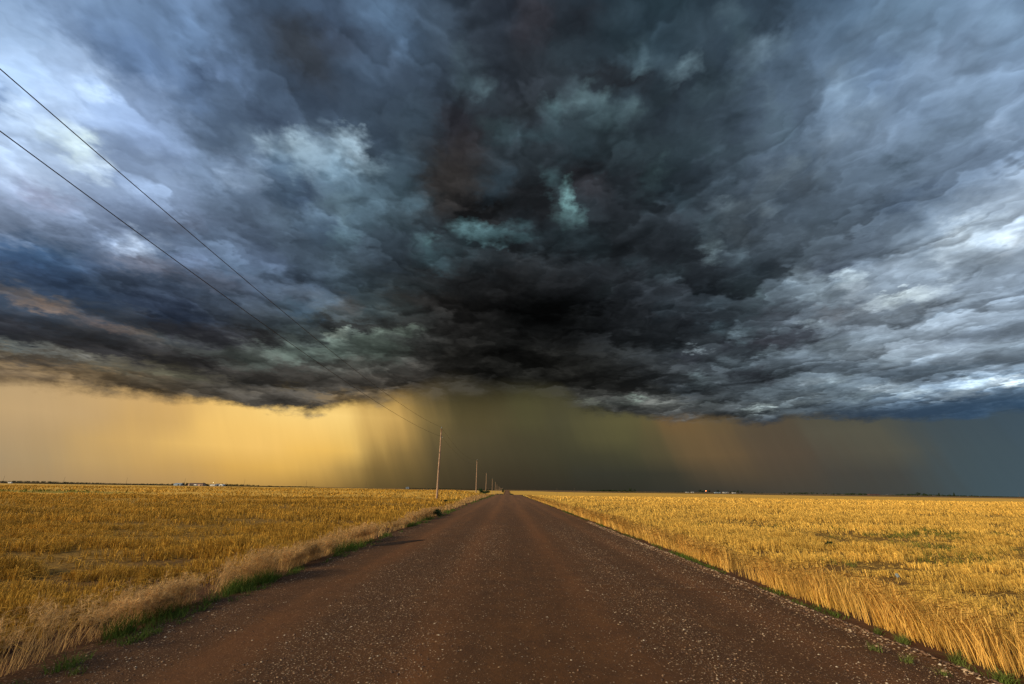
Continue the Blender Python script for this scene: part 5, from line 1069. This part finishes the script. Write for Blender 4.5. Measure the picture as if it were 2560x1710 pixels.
belt(-46.5, -22.0, 1280, lambda t: 1.7, 'thin dark hedge behind the left wheat field')
belt(-12.0, -1.5, 1500, lambda t: 1.6, 'thin dark hedge behind the roadside poles')

def bush(loc, w, h, n, leaf, label, name='bush'):
    lobes = [(rng.normal(0, .22) * w, rng.normal(0, .22) * w, h * rng.uniform(.3, .62), w * .26, w * .26, h * .3) for _ in range(8)]
    V, F = foliage(n, lobes, leaf)
    root = empty(name, loc); mesh_np('foliage', V, F, LEAF2, root)
    b = MB()
    for i in range(5):
        a_ = i * 1.3; b.tube([(0, 0, -0.05), (0.12 * w * math.cos(a_), 0.12 * w * math.sin(a_), h * 0.3), (0.24 * w * math.cos(a_), 0.24 * w * math.sin(a_), h * 0.6)], [0.02 * w, 0.014 * w, 0.006 * w], 5)
    b.build('stem', BARK, root)
    tag(root, label, 'bush', None)
T = lambda x, y: (x, y, float(terrain(x, y)))
bush(T(-4.15, 29.9), 0.62, 0.52, 900, 0.035, 'small dark green bush on the left edge of the road')
bush(T(-8.9, 165), 1.9, 2.1, 500, 0.16, 'dark green bush where the left wheat ends on the crest')
bush(T(-8.3, 182), 3.2, 1.5, 500, 0.18, 'low wide dark bush right of the crest bush, before the third pole')
bush(T(-10.6, 700), 11.0, 2.2, 500, 0.5, 'long low bush left of the road in the dip')
bush(T(6.6, 745), 5.5, 2.6, 400, 0.4, 'small dark bush right of the road in the dip')
bush(T(-7.1, 56), 0.7, 0.5, 400, 0.05, 'tiny dark shrub in the tan grass beyond the roadside bush')
bush(T(10.1, 15.4), 0.36, 0.26, 240, 0.03, 'single green weed standing in the right-hand stubble', 'shrub')
# single tufts on and beside the gravel ridge
def tuft(x, y, h, n, label, col):
    B = np.column_stack([rng.normal(0, .03, n), rng.normal(0, .03, n), np.zeros(n) - .005])
    V, F = ribbons(B, rng.uniform(.5, 1.1, n) * h, np.full(n, .006), rng.normal(0, .7, (n, 2)), np.full(n, .7), 4)
    o = mesh_np('grass_tuft', V, F, col); o.location = (x, y, float(road_surface(np.array(x), np.array(y)) if abs(x) < 4.6 else terrain(x, y)))
    tag(o, label, 'grass tuft', 'grass tufts on the right edge of the road')
TUFT = straw_mat('tuft_green', (0.12, 0.155, 0.035), 0.3, 0.6, 1.5, 0.3)
tuft(3.95, 5.62, .10, 40, 'small green tuft on the road left of the ridge, farthest back', TUFT)
tuft(4.02, 5.27, .10, 36, 'small green tuft on the road left of the ridge, second from the back', TUFT)
tuft(4.10, 4.95, .09, 26, 'thin yellowish tuft on the road left of the ridge near the bottom', TUFT)
tuft(4.62, 4.93, .15, 110, 'largest green tuft, between the ridge and the wheat in the corner', TUFT)
tuft(4.66, 5.42, .14, 90, 'green tuft at the foot of the wheat, second from the corner', TUFT)
tuft(4.42, 5.12, .11, 30, 'bluish green tuft growing out of the gravel ridge', TUFT)
tuft(4.62, 6.05, .12, 100, 'wide green tuft under the leaning wheat, third from the corner', TUFT)
tuft(4.60, 6.40, .10, 80, 'low green tuft under the leaning wheat, fourth from the corner', TUFT)
tuft(-3.75, 4.72, .09, 40, 'pale green tuft alone on the dirt at the lower left', TUFT)
# crumpled plastic bag in the stubble
PL = simple_mat('pale_plastic', (0.20, 0.24, 0.25), 0.35, 0.1, 20.0, spec=0.5)
nx_ = 14; u, v = np.meshgrid(np.linspace(-1, 1, nx_), np.linspace(-1, 1, nx_)); hh = 0.05 + 0.05 * vnoise(u, v, 0.5, 5) - 0.03 * (u * u + v * v)
V = np.stack([u * 0.035 * (1 + .2 * vnoise(u, v, .7, 8)), v * 0.022 * (1 + .2 * vnoise(u, v, .7, 9)), hh], -1).reshape(-1, 3); i = np.arange(nx_ - 1)[:, None] * nx_ + np.arange(nx_ - 1)[None]
lit = mesh_np('plastic_bag', V, np.stack([i, i + 1, i + nx_ + 1, i + nx_], -1).reshape(-1, 4), PL, smooth=True)
lit.location = (7.72, 9.88, float(terrain(7.72, 9.88)) + 0.10)
tag(lit, 'pale crumpled plastic bag caught on the right-hand stubble', 'plastic bag')

# ------------------------------------------------------------------ farm buildings
WHITE = simple_mat('white_siding', (0.80, 0.78, 0.73), 0.7, 0.12, 0.6); PINK = simple_mat('pinkish_wall', (0.58, 0.38, 0.28), 0.8, 0.12, 0.6)
BLUE = simple_mat('blue_grey_metal', (0.27, 0.35, 0.43), 0.5, 0.12, 0.6); BROWN = simple_mat('brown_roof', (0.11, 0.065, 0.05), 0.8, 0.2, 0.6)
PALE = simple_mat('pale_siding', (0.42, 0.41, 0.39), 0.7, 0.12, 0.6)
DARK = simple_mat('dark_opening', (0.03, 0.03, 0.033), 0.6, 0.2, 1.0); GREY = simple_mat('grey_roof', (0.13, 0.14, 0.16), 0.6, 0.2, 0.6); RED = simple_mat('red_roof', (0.09, 0.04, 0.03), 0.8, 0.2, 0.6)
def building(name, label, az0, az1, depth, deep, wall_h, roof_h, wm, rm, doors=(), windows=(), rounded=False, cat='building'):
    x0 = depth * math.tan(rad(az0)); x1 = depth * math.tan(rad(az1)); w = x1 - x0; xm = (x0 + x1) / 2
    root = empty(name, (xm, depth + deep / 2, float(terrain(xm, depth)) - 0.05)); hw = w / 2; hd = deep / 2
    b = MB(); b.box(-hw, hw, -hd, hd, -0.3, wall_h); b.build('wall', wm, root)
    b = MB(); ov = 0.35
    if rounded:
        m_ = 10; pr_ = [(-(hw + ov) * math.cos(math.pi * i / m_), wall_h + 0.02 + roof_h * math.sin(math.pi * i / m_)) for i in range(m_ + 1)]
        v = [(p[0], s * (hd + ov), p[1]) for s in (-1, 1) for p in pr_]; f = [(i, i + 1, i + m_ + 2, i + m_ + 1) for i in range(m_)] + [tuple(range(m_, -1, -1)), tuple(range(m_ + 1, 2 * m_ + 2))]
        b.add(v, f)
    else:
        a_, c_ = hw + ov, hd + ov; z = wall_h + 0.01
        b.add([(-a_, -c_, z), (a_, -c_, z), (a_, c_, z), (-a_, c_, z), (-a_, 0, z + roof_h), (a_, 0, z + roof_h)], [(0, 1, 5, 4), (2, 3, 4, 5), (0, 4, 3), (1, 2, 5), (3, 2, 1, 0)])
    b.build('roof', rm, root)
    for (c, dw, dh) in doors:
        b = MB(); b.box(c * hw - dw / 2, c * hw + dw / 2, -hd - 0.08, -hd - 0.01, -0.2, dh); b.build('door', DARK, root)
    for c in windows:
        b = MB(); b.box(c * hw - 0.6, c * hw + 0.6, -hd - 0.08, -hd - 0.01, wall_h * 0.45, wall_h * 0.8); b.build('window', DARK, root)
    tag(root, label, cat)
building('barn', 'long blue-grey metal barn at the left end of the left farm', -34.79, -34.22, 1000, 12, 3.2, 1.6, BLUE, BLUE, [(0.4, 3.5, 2.8)], [], cat='barn')
building('shed', 'long shed with dark brown roof and pinkish end walls', -33.61, -32.41, 1000, 14, 3.4, 2.2, PINK, BROWN, [(-0.62, 5.5, 3.0), (-0.25, 5.5, 3.0), (0.15, 5.5, 3.0), (0.8, 3, 2.6)], [], cat='shed')
building('house', 'small white flat building in the middle of the left farm', -31.77, -31.38, 990, 8, 2.9, 0.5, WHITE, WHITE, [(0.5, 1.2, 2.1)], [-0.5, 0.0], cat='building')
building('house', 'dark grey-roofed house between the two white buildings of the left farm', -31.34, -31.06, 1000, 9, 2.6, 2.2, GREY, GREY, [(0, 1.2, 2.1)], [-0.6, 0.6], cat='house')
building('shed', 'white rounded shed at the right end of the left farm', -30.99, -30.66, 990, 10, 1.6, 2.4, WHITE, WHITE, [(0, 3.5, 1.5)], [], True, cat='shed')
building('shed', 'tiny white shed at the far left edge of the fields', -46.05, -45.88, 1250, 5, 2.2, 0.8, WHITE, WHITE, [(0, 1.2, 1.9)], [], cat='shed')
building('house', 'small blue-grey house standing alone left of the tall roadside pole', -11.95, -11.6, 1150, 8, 2.4, 1.8, BLUE, GREY, [(0, 1.2, 2.1)], [-0.6, 0.6], cat='house')
building('shed', 'low white shed, left one of two before the right farm', 20.55, 20.85, 1290, 6, 1.5, 0.5, PALE, PALE, [(0.3, 1.5, 1.3)], [], cat='shed')
building('shed', 'bright white shed, right one of two before the right farm', 21.12, 21.38, 1290, 6, 1.9, 0.6, PALE, PALE, [(-0.3, 1.5, 1.4)], [], cat='shed')
building('house', 'long low grey building below the tall round tree of the right farm', 23.55, 24.1, 1290, 8, 1.6, 0.8, BLUE, BLUE, [(0.1, 2.5, 1.4)], [-0.6, 0.6], cat='building')
building('shed', 'white-walled shed with a dark roof in the right farm', 24.42, 24.88, 1290, 9, 2.4, 1.6, PALE, GREY, [(0.5, 2.6, 2.0)], [-0.4], cat='shed')
building('house', 'small white house at the right side of the right farm', 25.32, 25.62, 1280, 7, 1.8, 0.8, PALE, PALE, [(0.3, 1.1, 1.6)], [-0.4], cat='house')
building('barn', 'long barn with a dull red roof far out on the right', 37.27, 38.05, 1300, 12, 1.4, 1.8, BROWN, RED, [(0.3, 4, 1.6)], [-0.5], cat='barn')
# open cattle shelter on posts
root = empty('cattle_shelter', (1300 * math.tan(rad(38.85)), 1300, float(terrain(1043, 1300))))
b = MB(); b.box(-10, 10, -4, 4, 2.6, 3.1); b.build('roof', GREY, root)
for i in range(5):
    for s_ in (-3.6, 3.6):
        b = MB(); b.box(-9.6 + 4.7 * i, -9.2 + 4.7 * i, s_ - 0.2, s_ + 0.2, -0.3, 2.6); b.build('post', DARK, root)
tag(root, 'open flat-roofed cattle shelter on posts right of the red-roofed barn', 'shelter')
# parked truck before the long shed
root = empty('parked_truck', (985 * math.tan(rad(-32.95)), 985, float(terrain(-638, 985))))
b = MB(); b.box(-3.6, 1.4, -1.1, 1.1, 0.9, 2.9); b.build('cargo_box', WHITE, root)
b = MB(); b.box(1.5, 3.4, -1.05, 1.05, 0.8, 1.7)
for side in (-1, 1):
    b.add([(1.5, side, 1.7), (3.0, side, 1.7), (2.6, 0.9 * side, 2.5), (1.5, 0.9 * side, 2.5)], [(0, 1, 2, 3)])
b.add([(3.0, -1, 1.7), (3.0, 1, 1.7), (2.6, 0.9, 2.5), (2.6, -0.9, 2.5), (1.5, -0.9, 2.5), (1.5, 0.9, 2.5)], [(0, 1, 2, 3), (3, 2, 5, 4)])
b.build('driver_cabin', BLUE, root)
b = MB(); b.box(-3.6, 3.2, -0.5, 0.5, 0.55, 0.85); b.build('chassis', DARK, root)
for wx in (-2.6, 2.4):
    for wy in (-1.05, 0.8):
        b = MB(); b.tube([(wx, wy, 0.48), (wx, wy + 0.26, 0.48)], 0.48, 14); b.build('wheel', DARK, root)
tag(root, 'pale box truck parked before the long brown-roofed shed', 'truck')
# leaning grain auger
root = empty('grain_auger', (1000 * math.tan(rad(-30.50)), 1000, float(terrain(-589, 1000))))
b = MB(); b.tube([(-2.6, 0, 0.4), (3.6, 0, 6.4)], 0.28, 8); b.build('auger_tube', DARK, root)
b = MB(); b.tube([(-0.6, -1.0, 0.5), (1.2, 0, 4.0)], 0.09, 5); b.tube([(-0.6, 1.0, 0.5), (1.2, 0, 4.0)], 0.09, 5); b.build('support_frame', DARK, root)
for wy in (-1.15, 0.95):
    b = MB(); b.tube([(-0.6, wy, 0.45), (-0.6, wy + 0.2, 0.45)], 0.45, 12); b.build('wheel', DARK, root)
b = MB(); b.box(3.3, 4.3, -0.35, 0.35, 5.6, 6.2); b.build('spout', DARK, root)
tag(root, 'dark grain auger leaning up to the right beside the white rounded shed', 'auger')
# yard lights that are lit
def yard_light(az, depth, h, col, power, size, label):
    x = depth * math.tan(rad(az)); root = empty('yard_light', (x, depth, float(terrain(x, depth))))
    b = MB(); b.tube([(0, 0, -0.3), (0, 0, h)], 0.1, 6); b.build('lamp_post', FARPOLE_M, root)
    b = MB(); b.tube([(0, 0, h - 0.1), (0, -0.9, h)], 0.05, 5); b.build('arm', STEEL_M, root)
    m = bpy.data.materials.new('lamp_glow'); m.use_nodes = True; g = NT(m.node_tree)
    e = g.n('ShaderNodeEmission'); e.inputs[0].default_value = col + (1,); e.inputs[1].default_value = power
    m.node_tree.links.new(e.outputs[0], g.n('ShaderNodeOutputMaterial').inputs[0])
    b = MB(); b.tube([(0, -1.0, h - size), (0, -1.0, h - size * .5), (0, -1.0, h + size * .5), (0, -1.0, h + size)], [size * .4, size, size, size * .4], 10); b.build('lamp_globe', m, root)
    tag(root, label, 'yard light')
yard_light(22.61, 1285, 5.4, (1.0, 0.26, 0.07), 9.0, 0.85, 'orange yard light glowing between two tall trees of the right farm')
yard_light(-31.49, 985, 6.8, (1.0, 0.85, 0.45), 2.2, 0.6, 'pale yellow yard light above the middle of the left farm')
